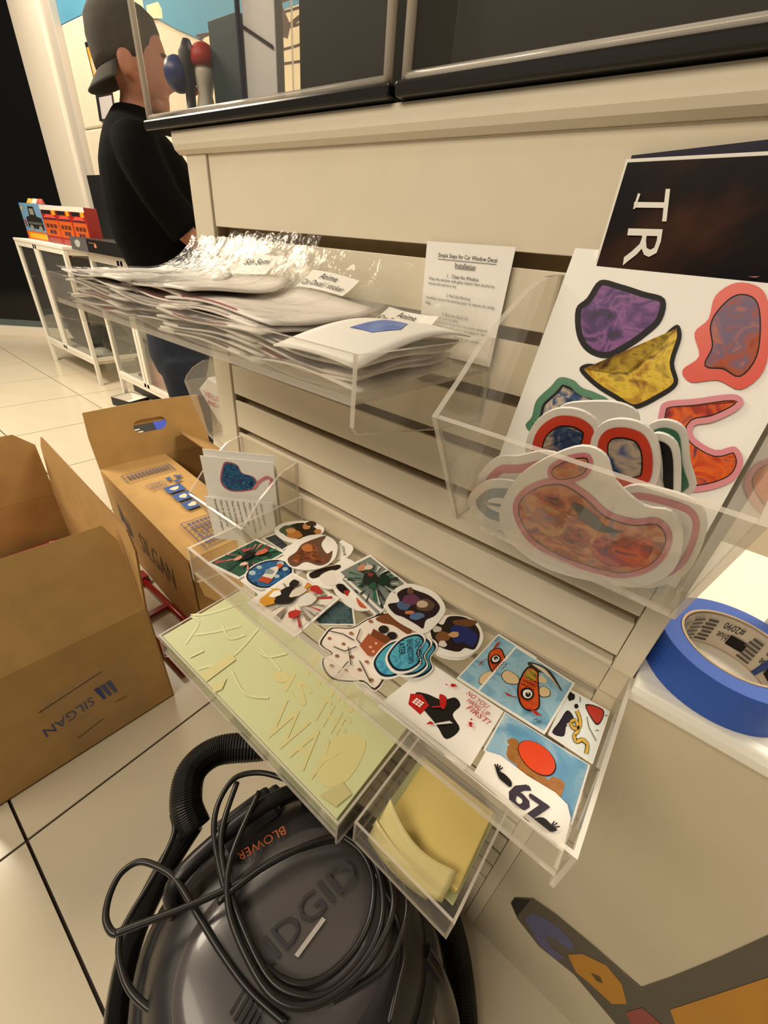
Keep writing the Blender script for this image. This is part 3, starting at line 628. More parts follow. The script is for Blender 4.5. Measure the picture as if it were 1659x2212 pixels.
flat([(727,1234),(799,1198),(880,1261),(824,1323)], 5, 'square sticker with dark green and grey burst rays',
     burst(['7a8480', '20382f', 'c8ccc6', '2f6a50', '3a403c'], 8, .5, .5, lumps([('16301f', .62, .66, .16, .12), ('1f2a26', .42, .48, .20, .14), ('c88a6a', .50, .22, .11, .08), ('d8c8b8', .62, .28, .10, .06), ('8a3a30', .5, .42, .06, .05), ('2a5a44', .3, .62, .10, .06)])))
flat([(531,1303),(632,1236),(734,1292),(637,1377)], 6, 'square sticker with orange flames and black shapes',
     burst(['e8e2d8', '8a8478', 'c8c0b4', 'd89a2c', 'b8322a'], 14, .5, .5, lumps([('d89a30', .30, .22, .22, .12), ('1c1818', .48, .36, .20, .15), ('e0dcd4', .62, .66, .15, .13), ('d8cfc0', .66, .44, .14, .09), ('b8322a', .28, .72, .10, .07), ('b8322a', .88, .62, .07, .12), ('201c1c', .76, .26, .10, .07), ('f0ece4', .40, .22, .09, .07)])))
flat([(677,1340),(733,1294),(763,1311),(768,1350),(686,1349)], 2, 'six-sided dark teal sticker beside the flame one', lambda p, o: (p.fill(scalep(o, .9), marble(['241c1a', '4f6a72', '2a2a30', '6a5a50'], 50))), k=1)
CR_, GH = ink('f0e6dc'), ink('3a2a24')
def ghost(p, o):
    p.fill(scalep(o, .965), GH); p.fill(scalep(o, .92), CR_)
    p.fill(smooth2([(812,1336),(846,1326),(886,1350),(884,1372),(850,1352),(824,1346)]), ink('7a4a2a'))
    for x, y in ((712,1380),(742,1392),(728,1418),(760,1420),(786,1402),(746,1450),(776,1448),(802,1470),(758,1370),(800,1344),(716,1440),(792,1432)): p.fill(blob(x, y, 4.5, 3.4, 2, .1), ink('a06a52'))
    p.fill(blob(828, 1362, 11, 8.5, 5, .02), BLACK); p.fill(blob(846, 1376, 11, 8.5, 5, .02), BLACK)
    for q in ([(712,1366),(740,1372),(764,1386)], [(752,1400),(758,1440)], [(776,1430),(800,1478)], [(720,1400),(744,1410),(770,1400)], [(778,1362),(770,1384),(784,1402)], [(730,1458),(752,1432)]): p.line(q, 2.0, GH)
    p.fill([(776,1398),(796,1372),(832,1392),(822,1420),(794,1420)], ink('a85a34')); p.fill([(800,1376),(806,1362),(842,1382),(834,1396)], ink('7a4224'))
    for x, y in ((800,1402),(812,1394),(806,1412)): p.fill(blob(x, y, 3.4, 3, 1, .1), ink('e8a890'))
flat([(688,1392),(700,1368),(716,1354),(760,1354),(796,1334),(840,1322),(880,1336),(892,1360),(872,1400),(846,1430),(836,1462),(812,1494),(786,1476),(752,1476),(716,1470),(696,1448),(694,1424),(714,1412)], 4, 'white ghost-shaped sticker with brown dots and a coffee cup', ghost, sm=True, k=3)
SLO = lambda p, o: [p.fill(smooth2([(838,1306),(862,1300),(858,1282),(880,1270),(900,1276),(930,1288),(950,1310),(940,1330),(920,1340),(914,1358),(900,1350),(872,1334),(852,1326)]), ink('2a1a20')),
    p.fill(blob(872, 1308, 14, 11, 3), ink('4f6288')), p.fill(blob(888, 1296, 18, 12, 8), ink('6a3a5a')), p.fill(blob(918, 1308, 20, 14, 4, .05), ink('5a4638')), p.fill(blob(912, 1306, 12, 8, 4, .05), ink('c8b49a')), p.fill(blob(900, 1332, 16, 8, 9), ink('56709a')), p.fill(blob(884, 1324, 10, 4, 9), ink('c87a4a')), p.fill(blob(886, 1278, 7, 8, 2), ink('6a4a38'))]
flat([(832,1311),(842,1282),(868,1264),(896,1262),(940,1280),(962,1312),(950,1340),(918,1368),(884,1356),(852,1336)], 6, 'white sticker with a seated sloth in purple and blue', SLO, sm=True)
flat([(914,1356),(934,1340),(976,1328),(1022,1338),(1044,1372),(1034,1402),(1000,1424),(955,1420),(926,1398)], 4, 'blank white round sticker backing under the blue and brown one', None, sm=True)
flat([(916,1362),(940,1338),(974,1328),(1026,1340),(1044,1376),(1028,1406),(994,1420),(950,1414),(924,1396)], 5, 'round white sticker with dark blue and brown spiked shape',
     lambda p, o: [p.fill(smooth2([(930,1366),(936,1342),(956,1350),(970,1332),(1010,1336),(1036,1366),(1026,1402),(1004,1400),(990,1408),(960,1402),(940,1390)]), ink('241a16')), p.fill(blob(1004, 1346, 24, 9, 3), ink('6a4424')), p.fill(smooth2([(978,1352),(1010,1356),(1032,1376),(1020,1398),(1002,1388),(984,1390),(974,1370)]), ink('222a6a')),
                   p.fill(blob(956, 1376, 15, 12, 7), ink('7a5230')), p.fill(blob(944, 1360, 9, 7, 7), ink('c8c0b8')), p.fill(blob(956, 1392, 9, 7, 2), ink('d8d0c8')), p.fill(blob(980, 1372, 12, 6, 5), ink('c89a6a'))], sm=True)
cloud = [(832,1424),(846,1396),(872,1374),(906,1366),(920,1382),(904,1408),(910,1432),(884,1452),(850,1452)]
def later(top):
    def f(p, o):
        p.fill(scalep(o, .90), ink('16202c')); p.fill(scalep(o, .80), marble(['2f78b0', '58b0c8', '3f90c0'], 60))
        if top:
            for i, (s_, L) in enumerate((('ONE MENTAL', 60), ('BREAKDOWN', 54), ('LATER...', 40))): p.text(s_, (898-18*i-2, 1382+2*i), (.06*L, .95*L), (13, -3), ink('101820'))
    return f
for k in range(4):
    dx, dy = (26, 14) if k == 0 else ((-30, 12) if k == 1 else ((14, 8) if k == 2 else (0, 0)))
    flat([(x+dx, y+dy) for x, y in cloud], 6+k, ('blue cloud-shaped sticker lowest of its fan beside the ghost', 'blue cloud-shaped sticker slid over the ghost\'s cup', 'blue cloud-shaped sticker just under the lettered top one', 'blue cloud-shaped sticker reading ONE MENTAL BREAKDOWN LATER')[k], later(k == 3), sm=True)
flat([(816,1524),(924,1440),(1080,1546),(1002,1664)], 3, 'blank white square sticker under the red telephone one', None)
def phone(p, o):
    RD = ink('b8231f')
    p.fill(smooth2([(.30,.28),(.16,.40),(.26,.50),(.42,.56),(.50,.72),(.60,.66),(.60,.46),(.74,.34),(.70,.10),(.58,.16),(.50,.20)]), BLACK)
    p.fill([(.13,.34),(.22,.44),(.36,.36),(.36,.16),(.20,.18)], RD)
    for i in range(3):
        for j in range(3): p.rect(.21+.036*i, .24+.036*j, .237+.036*i, .267+.036*j, WHITE)
    p.fill(smooth2([(.36,.60),(.44,.62),(.50,.46),(.46,.44)]), RD); p.line([(.40,.36),(.44,.42),(.47,.46)], .02, RD)
    p.fill([(.50,.12),(.54,.16),(.66,.34),(.62,.34)], ink('d8d4d0')); p.fill([(.47,.08),(.50,.12),(.53,.16),(.48,.16)], RD)
    for i, s_ in enumerate(('NO YOU', 'HANG UP', 'FIRST!')): p.text(s_, (.57+.05*i, .86-.105*i), (.27, -.02), (.01, .085), RD, .15)
    p.fill(blob(.40, .86, .028, .034, 2, .3), RD); p.fill(blob(.34, .80, .010, .012, 2), RD); p.fill(blob(.80, .48, .024, .028, 5, .5, 16), RD); p.fill(blob(.78, .55, .012, .012, 5), RD)
flat([(1016,1655),(829,1513),(930,1432),(1088,1536)][1:] + [(1016,1655)], 5, 'white square sticker with red telephone reading NO YOU HANG UP FIRST', None)
o_ = bpy.context.scene.objects
def koi(p, o):
    p.rect(.03, .03, .97, .97, marble(['7fb0cc', '9cc4d8', '5f98bc', 'b8d4e0'], 25))
    p.fill(smooth2([(.30,.86),(.46,.94),(.66,.93),(.92,.74),(.74,.80),(.58,.84),(.50,.80),(.40,.78)]), ink('3a3428')); p.fill(smooth2([(.36,.87),(.48,.91),(.60,.90),(.86,.76),(.70,.82),(.52,.85)]), ink('d8ccb8'))
    p.fill(blob(.24, .46, .13, .11, 4, .1), INK); p.fill(blob(.24, .46, .12, .10, 4, .1), ink('dcc498')); p.fill(blob(.72, .56, .08, .10, 4, .1), INK); p.fill(blob(.72, .56, .072, .09, 4, .1), ink('dcc498')); p.fill(blob(.60, .72, .07, .06, 4, .1), ink('dcc498'))
    p.fill(smooth2([(.34,.78),(.50,.80),(.58,.66),(.70,.46),(.78,.28),(.70,.16),(.58,.16),(.44,.30),(.36,.50)]), INK)
    p.fill(smooth2([(.36,.76),(.49,.78),(.56,.66),(.68,.46),(.76,.28),(.69,.18),(.59,.18),(.46,.31),(.38,.50)]), marble(['b8381c', 'd85a24', 'c8441c'], 40))
    p.fill(smooth2([(.37,.75),(.48,.77),(.54,.64),(.44,.58),(.38,.62)]), marble(['2f4a34', 'c8a03a', '8a8a34'], 60))
    for i in range(4):
        for j in range(3): p.line([(.40+.05*i, .62-.07*j), (.43+.05*i, .59-.07*j), (.45+.05*i, .63-.07*j)], .008, INK)
    p.fill(blob(.555, .36, .09, .10, 5, .03), INK); p.fill(blob(.56, .36, .062, .072, 5, .03), ink('f0ece6')); p.fill(blob(.57, .355, .035, .045, 5, .03), BLACK); p.fill(blob(.56, .375, .012, .014, 5, 0), WHITE)
    p.fill([(.50,.24),(.36,.16),(.30,.19),(.46,.20)], ink('a83018')); p.fill([(.72,.20),(.86,.18),(.80,.14),(.66,.17)], ink('a83018'))
    for q in ([(.80,.06),(.84,.10)], [(.84,.05),(.88,.11)], [(.87,.05),(.90,.10)]): p.line(q, .008, INK)
flat([(986,1465),(1077,1369),(1160,1420),(1075,1522)], 2, 'square sticker of an orange koi on blue, half under its twin', koi)
flat([(1177,1586),(1029,1493),(1114,1395),(1242,1476)][1:] + [(1177,1586)], 3, 'square sticker of an orange koi on blue, fully visible', None)
def swirl(p, o):
    p.rect(.03, .03, .97, .97, ink('dfe6e6'))
    p.fill(smooth2([(.06,.06),(.30,.12),(.26,.34),(.36,.50),(.16,.58),(.10,.3)]), ink('241a2c')); p.fill(blob(.12, .86, .07, .10, 4, .2), INK); p.fill(blob(.30, .74, .045, .05, 4, .05), INK)
    p.fill(smooth2([(.46,.86),(.84,.96),(.90,.76),(.80,.62)]), INK); p.fill(smooth2([(.49,.85),(.83,.94),(.88,.76),(.79,.65)]), ink('b0301f'))
    pts = [(.34,.66),(.46,.56),(.52,.42),(.42,.34),(.32,.40),(.40,.48),(.52,.36),(.48,.24),(.56,.16),(.66,.24),(.78,.22),(.82,.08)]
    sp = [(q.x, q.y) for q in smooth_path([(a_, b_, 0) for a_, b_ in pts], 5)]; p.line(sp, .085, INK); p.line(sp, .06, ink('d8ae48'))
    for q in ([(.58,.66),(.70,.50),(.92,.36)], [(.30,.94),(.34,.84)], [(.92,.86),(.97,.88)], [(.84,.52),(.90,.54)], [(.24,.24),(.28,.32)]): p.line(q, .014, INK)
flat([(1184,1586),(1229,1487),(1318,1537),(1281,1651)][1:] + [(1184,1586)], 2, 'pale square sticker with red wedge and yellow squiggle', None)
def ball(p, o):
    p.rect(.02, .02, .98, .98, marble(['4f86b4', '6aa0c4', 'b8d0dc', '3f78a8'], 14))
    for x, y, a_, b_, s_ in ((.30,.34,.10,.16,2),(.44,.24,.12,.14,5),(.62,.22,.13,.13,8),(.76,.30,.09,.16,6),(.24,.50,.06,.10,3)): p.fill(blob(x, y, a_, b_, s_, .18), marble(['8a5a2c', 'a87038', '7a4a22'], 40))
    p.fill(blob(.50, .54, .21, .26, 1, .01, 30), INK); p.fill(blob(.497, .542, .20, .25, 1, .01, 30), marble(['d8401c', 'e0481f', 'e8602c'], 12))
flat([(1044,1619),(1090,1537),(1275,1653),(1240,1786)], 4, 'blue sky sticker with an orange ball on brown clouds', None)
def sixseven(p, o): pass
flat([(1024,1668),(1050,1622),(1082,1632),(1140,1676),(1200,1712),(1226,1738),(1233,1768),(1216,1840),(1180,1812),(1110,1756)], 6, 'white sticker with dark number 67 between two drawn hands', 
     lambda p, o: [*[p.text('6', (1092+dx,1728+dy), (40, 26), (20, -50), ink('3a3040')) for dx, dy in ((0,0),(4,2),(2,4),(6,5))], *[p.text('7', (1124+dx,1764+dy), (38, 26), (20, -50), ink('3a3040')) for dx, dy in ((0,0),(4,2),(2,4),(6,5))],
                   p.fill(smooth2([(1068,1653),(1080,1668),(1090,1674),(1104,1690),(1102,1702),(1088,1692),(1076,1680)], 3), INK), *[p.line([(1074,1668),(x, y)], 3, INK) for x, y in ((1068,1652),(1074,1652),(1080,1655),(1085,1660))],
                   p.fill(smooth2([(1150,1772),(1172,1768),(1190,1784),(1202,1796),(1180,1798),(1162,1786)], 3), INK), *[p.line([(1188,1790),(x, y)], 3, INK) for x, y in ((1196,1776),(1202,1780),(1207,1788))]], k=1)
# inks for the four stickers whose corners start at another corner of the sheet
def ink_on(label, corners, lvl, art):
    z = ZT+lvl*2.2
    for o in sc.objects:
        if o.get('label') == label:
            p3 = [on(q, 2, z) for q in corners]; p3 = [Vector((min(881, max(219, p.x)), max(-255, min(-8, p.y)), p.z)) for p in p3]
            p = Print(quadfn(p3), (0, 0, 1), .25); art(p, None); p.done(o)
ink_on('white square sticker with red telephone reading NO YOU HANG UP FIRST', [(829,1513),(1016,1655),(1088,1536),(930,1432)], 5, phone)
ink_on('square sticker of an orange koi on blue, fully visible', [(1029,1493),(1177,1586),(1242,1476),(1114,1395)], 3, koi)
ink_on('pale square sticker with red wedge and yellow squiggle', [(1184,1586),(1281,1651),(1318,1537),(1229,1487)], 2, swirl)
ink_on('blue sky sticker with an orange ball on brown clouds', [(1044,1619),(1240,1786),(1275,1653),(1090,1537)], 4, ball)
# white sheets standing along the tray's front lip
for lab, xs in (('white sheet curled up the tray\'s front lip below the telephone sticker', (600, 735)), ('white sheet curled up the tray\'s front lip below the number 67', (748, 872))):
    g = G(); g.grid(lambda u, v: Vector((xs[0]+(xs[1]-xs[0])*u, -254+8*(1-v)**3*0-26*0+(1-v)*22, -524+ (0 if v < .25 else (v-.25)*38))), 4, 8)
    mk('curled_sheet', g, PAPER, None, lab, 'paper', smooth=True, solid=1.0)

# ---- pale sheets in the lower tray, yellow ones in the bin
SHEETM = mat('c2c79a', .35, noise=.03, scale=6)
for k in range(6):
    zz = -984+10.4*k; d = (k*37 % 5)
    t = thing('transfer_sheet', (250, -130, zz), ('pale green transfer sheet, lowest of the stack', 'pale green transfer sheet, second lowest of the stack', 'pale green transfer sheet, third from the bottom', 'pale green transfer sheet, fourth from the bottom', 'pale green transfer sheet just under the lettered one', 'pale green transfer sheet with faint yellow lettering, top of stack')[k], 'sheet', 'pale green transfer sheets')
    c = [(-62-d+4, -256+d, zz), (583-d, -256+d, zz), (580-d, -14, zz), (-60+d, -14, zz)]
    mk('sheet', G().prism(c, (0, 0, 9.6)), SHEETM, t, bevel=1)
    if k == 5:
        pp = Print(lambda x, y: on((x, y), 2, zz+9.6), (0, 0, 1), .4); PY = mat('cbc48e', .3); PY2 = mat('bdb684', .35)
        for s_, o, ex, ey in (('THIS', (648,1442), (110, 104), (22, -44)), ('IS', (610,1490), (46, 42), (22, -40)), ('THE', (672,1546), (62, 58), (26, -46)), ('WAY', (566,1580), (120, 118), (52, -72))): pp.text(s_, o, ex, ey, PY)
        pp.done(t, 'faint_lettering'); pp = Print(pp.fn, (0, 0, 1), .5)
        pp.fill(smooth2([(690,1640),(740,1588),(790,1600),(770,1660),(730,1700),(690,1690)]), PY); pp.fill(blob(608, 1462, 17, 13, 2, .05), PY)
        for q in ([(400,1392),(430,1344),(412,1330),(450,1326),(520,1304)], [(420,1372),(470,1364),(520,1352)], [(428,1446),(500,1420),(560,1356)], [(480,1352),(496,1380),(530,1372)], [(560,1400),(590,1430),(606,1450)], [(560,1410),(580,1420),(620,1412)], [(500,1450),(530,1500),(580,1508)], [(410,1420),(440,1406)]): pp.line([(v.x, v.y) for v in smooth_path([(x, y, 0) for x, y in q], 4)], 5, mat('cfd1a4', .3))
        pp.fill([(432,1456),(500,1412),(510,1426),(446,1474)], PY); pp.fill([(456,1480),(490,1466),(480,1490),(462,1498)], PY); pp.fill([(690,1720),(740,1690),(760,1716),(726,1744)], PY2); pp.done(t)
YSH = mat('d2bd74', .5, noise=.04, scale=10)
for k, (lab, rz) in enumerate((('pale green sheet lining the bin under the yellow pad', 0), ('thick yellow paper pad lying flat in the bin', .03))):
    zz = -1000+9*k; c = Vector((722+6*k, -104, zz)); ca, sa = math.cos(rz), math.sin(rz)
    g = G(); g.obox(c+Vector((0, 0, 2+5*k)), Vector((ca, sa, 0))*(96-12*k), Vector((-sa, ca, 0))*(92-12*k), (0, 0, 2+10*k)); mk('paper_pad', g, SHEETM if k == 0 else YSH, None, lab, 'paper', bevel=3)
g = G(); g.grid(lambda u, v: Vector((640+160*u, -210+46*v-20*math.sin(3.1*u), -978+58*v*(1-.5*u)-8*math.sin(3.1*u))), 14, 6)
mk('folded_sheet', g, mat('cdbf86', .5), None, 'yellow sheet folded up along the front of the bin', 'paper', smooth=True, solid=2)
g = G(); g.grid(lambda u, v: Vector((636+140*u, -222+24*v-9*math.sin(3.1*u), -990+36*v*(1-.4*u))), 12, 5)
mk('folded_sheet', g, mat('d6c994', .5), None, 'cream sheet bowed in front of the folded yellow one', 'paper', smooth=True, solid=2)

# ---- blue masking tape on the counter
tp = thing('tape_roll', (971, 72, -466), 'roll of blue masking tape lying on the white counter', 'tape')
def tubering(r0, r1, z0, z1, n=64):
    g = G(); R = [[Vector((971+r*math.cos(2*math.pi*k/n), 72+r*math.sin(2*math.pi*k/n), z)) for k in range(n)] for r, z in ((r1, z0), (r1, z1), (r0, z1), (r0, z0))]
    return g.loft(R, caps=False, closed=True)
BLU = mat('2b58b8', .55, noise=.04, scale=90)
mk('tape', tubering(63.5, 88, -465.5, -406), BLU, tp, smooth=False, bevel=1)
mk('core', tubering(60, 63.3, -465.8, -405.4), mat('b9a58c', .8), tp)
def corefn(u, v): return Vector((971+59.6*math.cos(u), 72+59.6*math.sin(u), -464+57*v))
pp = Print(corefn, (0, 0, 0.0001), 0.0)
class _C: pass
pp.P = lambda u, v: corefn(u, v) - Vector((math.cos(u), math.sin(u), 0))*(.05*pp.k+.05)
LBL = mat('cfc5b6', .5)
for i in range(40): pp.rect(.2+i*.0786*1.7, .02, .2+(i+1)*.0786*1.7, .98, LBL) if i < 30 else None
for rep in range(2):
    a0 = 1.35 - .95*rep
    pp.text('#2090', (a0-.02, .88), (.40, 0), (0, -.24), INK); pp.text('blue', (a0+.18, .52), (.22, 0), (0, -.24), INK)
    pp.rect(a0-.20, .24, a0+.16, .56, INK); pp.text('Scotch', (a0-.18, .48), (.32, 0), (0, -.18), WHITE)
    for i in range(6): pp.rect(a0+.52, .10+.13*i, a0+.80-.03*(i % 3), .17+.13*i, ink('5a5550'))
pp.fill([(.78,.02),(.60,.98),(.42,.98),(.66,.02)], mat('26408a', .5))
for i in range(6): pp.rect(2.6, .10+.13*i, 3.1-.05*(i % 3), .17+.13*i, ink('6a6560')); pp.rect(2.2, .08+.14*i, 2.5, .14+.14*i, ink('6a6560'))
pp.done(tp, 'core_print')
st = thing('clear_clip', (1010, 240, -466), 'clear plastic clip standing on the white counter behind the tape', 'clip')
g = G(); g.tube(smooth_path([(985, 150, -300), (1000, 160, -330), (1030, 170, -336), (1050, 180, -320), (1040, 190, -290)], 5), 7, 8); g.tube([(1020, 168, -336), (1018, 190, -400), (1018, 200, -465)], 6, 8); g.box((995, 180, -466), (1045, 220, -461))
mk('bent_strip', g, EDGE, st, smooth=True)

# ================================================================ FLOOR: BOXES, HAND TRUCK, VACUUM
def rot2(p, o, a): c_, s_ = math.cos(a), math.sin(a); x, y = p[0]-o[0], p[1]-o[1]; return Vector((o[0]+x*c_-y*s_, o[1]+x*s_+y*c_, p[2]))
def wallq(p, q, z0, z1, th, nrm): return G().prism([Vector((p.x, p.y, z0)), Vector((q.x, q.y, z0)), Vector((q.x, q.y, z1)), Vector((p.x, p.y, z1))], Vector(nrm)*th, 0, 1)
def cbox(name, corner, L, Wd, H, ang, zb, label):
    """open carton; corner = (+x, +y-side) corner, L along -x, Wd along -y"""
    o = Vector((corner[0], corner[1], 0)); ex = Vector((-math.cos(ang), -math.sin(ang), 0)); ey = Vector((math.sin(ang), -math.cos(ang), 0))
    t = thing(name, o+ex*L/2+ey*Wd/2+Vector((0, 0, zb)), label, 'box'); A, B, C_, D = o, o+ex*L, o+ex*L+ey*Wd, o+ey*Wd
    M = [CARD, CARDEDGE]
    mk('bottom', G().prism([p+Vector((0, 0, zb)) for p in (A, B, C_, D)], (0, 0, 6), 0, 1), M, t)
    mk('side_wall', wallq(A, B, zb, zb+H, 6, ey), M, t); mk('side_wall', wallq(D, C_, zb, zb+H, 6, -ey), M, t)
    mk('end_wall', wallq(A, D, zb, zb+H, 6, ex), M, t); mk('end_wall', wallq(B, C_, zb, zb+H, 6, -ex), M, t)
    return t, A, B, C_, D, ex, ey
def flap(t, p, q, z, up, out, th=6, chamfer=18, name='flap'):
    """flap hinged along p-q at height z; its far edge is displaced by out + up"""
    p, q = Vector((p.x, p.y, z)), Vector((q.x, q.y, z)); d = (q-p).normalized(); v = Vector(out)+Vector((0, 0, up)); n = d.cross(v).normalized()
    g = G(); g.prism([p, q, q+v*.8, q+v-d*chamfer, p+v+d*chamfer, p+v*.8], n*th, 0, 1); return mk(name, g, [CARD, CARDEDGE], t)
# --- open box at the photograph's edge
t, A, B, C_, D, ex, ey = cbox('cardboard_box', (-378, -180), 1000, 600, 488, math.radians(-3.5), -1588, 'tall open cardboard box with flaps raised beside the vacuum')
zt = -1100
NV = on((217, 1136), 0, -420); 
flap(t, A, D, zt, 285, ex*126, chamfer=24)
flap(t, B, C_, zt, 300, ex*20, chamfer=60)
RT1, RT0 = on((74, 919), 1, -70), on((266, 1140), 1, -70)
flap(t, B, A, zt, 292, -ey*25, chamfer=46)
LOGO = mat('3a4a86', .7)
p0b, exb = A+Vector((0, 0, -1590)), ey
pp = Print(lambda u, v: A + ey*(600*u) + Vector((0, 0, -1590+488*v)), -ex, 1.0)
pp.text('SILGAN', (.385, .49), (.24, -.05), (.0, -.085), LOGO); 
for i in range(3): pp.fill([(.27+.03*i, .40), (.285+.03*i, .40), (.305+.03*i, .54), (.28+.03*i, .54)], LOGO)
pp.done(t, 'printed_logo'); pp = Print(pp.fn, -ex, 1.0); pp.line([(.30,.66),(.60,.60)], .006, INK); pp.line([(.24,.30),(.30,.31)], .006, INK); pp.line([(.38,.22),(.52,.18)], .006, INK); pp.done(t, 'printed_rules')
pt = clear('tape_film', (.99, .985, .97, 1), 1.0, .03)
g = G(); g.grid(lambda u, v: A + ey*(90+250*u+10*v) + Vector((0, 0, -1580+330*v)) - ex*1.5, 2, 2); mk('clear_tape', g, pt, t)
rb = thing('red_carton', (-950, -450, -1420), 'red carton with white zigzag print inside the tall open box', 'box')
g = G(); g.box((-1330, -690, -1574), (-760, -185, -1300)); mk('body', g, mat('9c1f1f', .5), rb, bevel=4)
pp = Print(lambda u, v: Vector((-1330+570*u, -690+505*v, -1300)), (0, 0, 1), 1)
for i in range(24): pp.fill([(.02+.04*i, .93), (.045+.04*i, .93), (.035+.04*i, 1)], WHITE); pp.fill([(.965, .04*i+.02), (.965, .04*i+.05), (1, .04*i+.03)], WHITE)
pp.done(rb)
# --- closed-flap box with the carry hole
t, A, B, C_, D, ex, ey = cbox('cardboard_box', (-462, 640), 985, 600, 488, math.radians(-4.5), -1586, 'cardboard box printed THINK GREEN with carry-hole flap raised')
zt = -1098
D2, C2 = D, C_
flapg = flap(t, D, C_, zt, 4, -ey*330, chamfer=10, name='top_flap')
pp = Print(lambda u, v: D + ex*(985*u) - ey*(330*v) + Vector((0, 0, zt+11)), (0, 0, 1), 1.0)
BI = mat('35538f', .7); TI = mat('5c5468', .7)
pp.line([(.76,.15),(.76,.86),(.84,.86),(.84,.15),(.76,.15)], .005, TI, asp=.34)
for i in range(12): pp.rect(.783, .20+.053*i, .82, .235+.053*i, TI)
for i in range(3):
    a_ = i*2.094+.3; q = lambda r, b: (.655+.036*r*math.cos(a_+b), .72+.105*r*math.sin(a_+b)); pp.fill([q(.55, 0), q(1.1, 0), q(1.15, .8), q(1.4, .9), q(.85, 1.45), q(.5, 1.0), q(.6, .8)], BI)
pp.text('THINK', (.632, .56), (0, -.26), (-.028, 0), TI); pp.text('GREEN', (.670, .56), (0, -.26), (-.028, 0), TI)
for i in range(3):
    x = .59-.095*i; pp.rect(x-.075, .46, x, .71, BI); pp.fill(blob(x-.037, .585, .018, .06, i, .2), mat('d6c7ae', .7))
pp.line([(.01,.24),(.01,.76),(.235,.68),(.235,.24),(.01,.24)], .005, TI, asp=.34)
for i in range(6):
    for j in range(7):
        if random.random() < .85: pp.rect(.035+.031*i, .29+.055*j, .057+.031*i, .29+.055*j+.042, TI)
pp.done(flapg, 'printed_notes')
# long side facing the open box: SILGAN lettering
pp = Print(lambda u, v: D + ex*(985*u) + Vector((0, 0, -1586+488*v)), ey, 1.0)
pp.text('SILGAN', (.62, .36), (-.40, .0), (0, .26), mat('57544e', .7), .1)
for i in range(3): pp.fill([(.72+.03*i, .40), (.745+.03*i, .40), (.735+.03*i, .66)], mat('4c5a72', .7)); pp.fill([(.80+.02*i, .50), (.815+.02*i, .50), (.83+.02*i, .80)], mat('4c5a72', .7))
pp.done(t, 'side_lettering')
# raised end flap with the carry hole
hb_ = B+Vector((0, 0, zt)); ed = (C_-B).normalized(); upv = Vector((-40, 0, 300)); L_ = (C_-B).length
def fp(u, v): return hb_ + ed*(L_*u) + upv*v
def slot(k, n=10): return [(.50+.07*math.cos(a) + (.075 if math.cos(a) > 0 else -.075), .58+.12*math.sin(a)) for a in [2*math.pi*i/16 for i in range(16)]]
hole = slot(0); outer = [(1, .56), (.98, .97), (.5, 1), (.02, .97), (0, .56), (0, 0), (.5, 0), (1, 0)]
g = G()
nrm = ed.cross(upv).normalized()
def bridge(off):
    o_i = [fp(*p)+nrm*off for p in hole]; o_o = [fp(*outer[k//2]) + nrm*off if k % 2 == 0 else (fp(*outer[k//2])+fp(*outer[(k//2+1) % 8]))/2 + nrm*off for k in range(16)]
    return o_o, o_i
oo, oi = bridge(0); o2, i2 = bridge(6)
g.loft([oo, oi, i2, o2], caps=False, closed=True)
cf_ = mk('carry_flap', g, CARD, t)
g = G(); g.prism([fp(.37, .64)+Vector((-10, 0, 0)), fp(.63, .64)+Vector((-10, 0, 0)), fp(.63, .60)+Vector((-52, 0, 0)), fp(.37, .60)+Vector((-52, 0, 0))], (0, 0, 5), 0, 1); g.prism([fp(.37, .70)+Vector((-8, 0, 0)), fp(.63, .70)+Vector((-8, 0, 0)), fp(.63, .60)+Vector((-14, 0, 0)), fp(.37, .60)+Vector((-14, 0, 0))], (-4, 0, 0), 0, 1); mk('hole_tab', g, [CARD, CARDEDGE], cf_)
flap(t, A, B, zt, 120, -ey*-180, chamfer=30); flap(t, D, A, zt, -150, -ex*120, chamfer=30)
# --- red hand truck lying between the boxes
ht = thing('hand_truck', (-850, -30, -1590), 'red tubular hand truck lying on the floor between the two boxes', 'hand truck')
REDM = mat('8e1411', .3, coat=.4)
for y in (46, -105):
    g = G(); g.tube([(-1120, y, -1570), (-420, y, -1570)], 15, 12); mk('rail', g, REDM, ht, smooth=True)
for x in (-1110, -840, -480):
    g = G(); g.box((x-16, -112, -1578), (x+16, 54, -1562)); mk('crossbar', g, REDM, ht, bevel=2)
g = G(); g.box((-1150, 20, -1588), (-1085, 74, -1548)); mk('toe_bracket', g, REDM, ht, bevel=3)

# --- wet and dry vacuum
DZ = -46.0
VC = Vector((606, -396, DZ)); vc = thing('shop_vacuum', (612, -392, -1590), 'black and grey shop vacuum with coiled cord under the trays', 'vacuum')
tdir = (on((770,1870),2,-1030)-on((540,2100),2,-1030)).normalized(); pdir = Vector((-tdir.y, tdir.x, 0))
VB, VG = mat('17161a', .38, noise=.06, scale=50), mat('4a4647', .32, noise=.04, scale=40, coat=.25)
def vr(rx, ry, z, dx=0, dy=0, p=2.4, n=40): return ring(VC+tdir*dx+pdir*dy+Vector((0, 0, z)), tdir*rx, pdir*ry, n, p)
mk('drum', G().loft([vr(210, 210, -1516), vr(232, 232, -1500), vr(250, 245, -1300), vr(262, 255, -1210), vr(268, 262, -1190)]), VB, vc, smooth=True)
mk('lid_rim', G().loft([vr(272, 262, -1192), vr(282, 272, -1180), vr(280, 270, -1150), vr(262, 250, -1128)]), VB, vc, smooth=True)
lsh = mk('lid_shell', G().loft([vr(258, 244, -1130), vr(246, 226, -1100), vr(226, 200, -1066), vr(200, 172, -1046), vr(150, 120, -1036)]), mat('232124', .4, noise=.05, scale=60), vc, smooth=True)
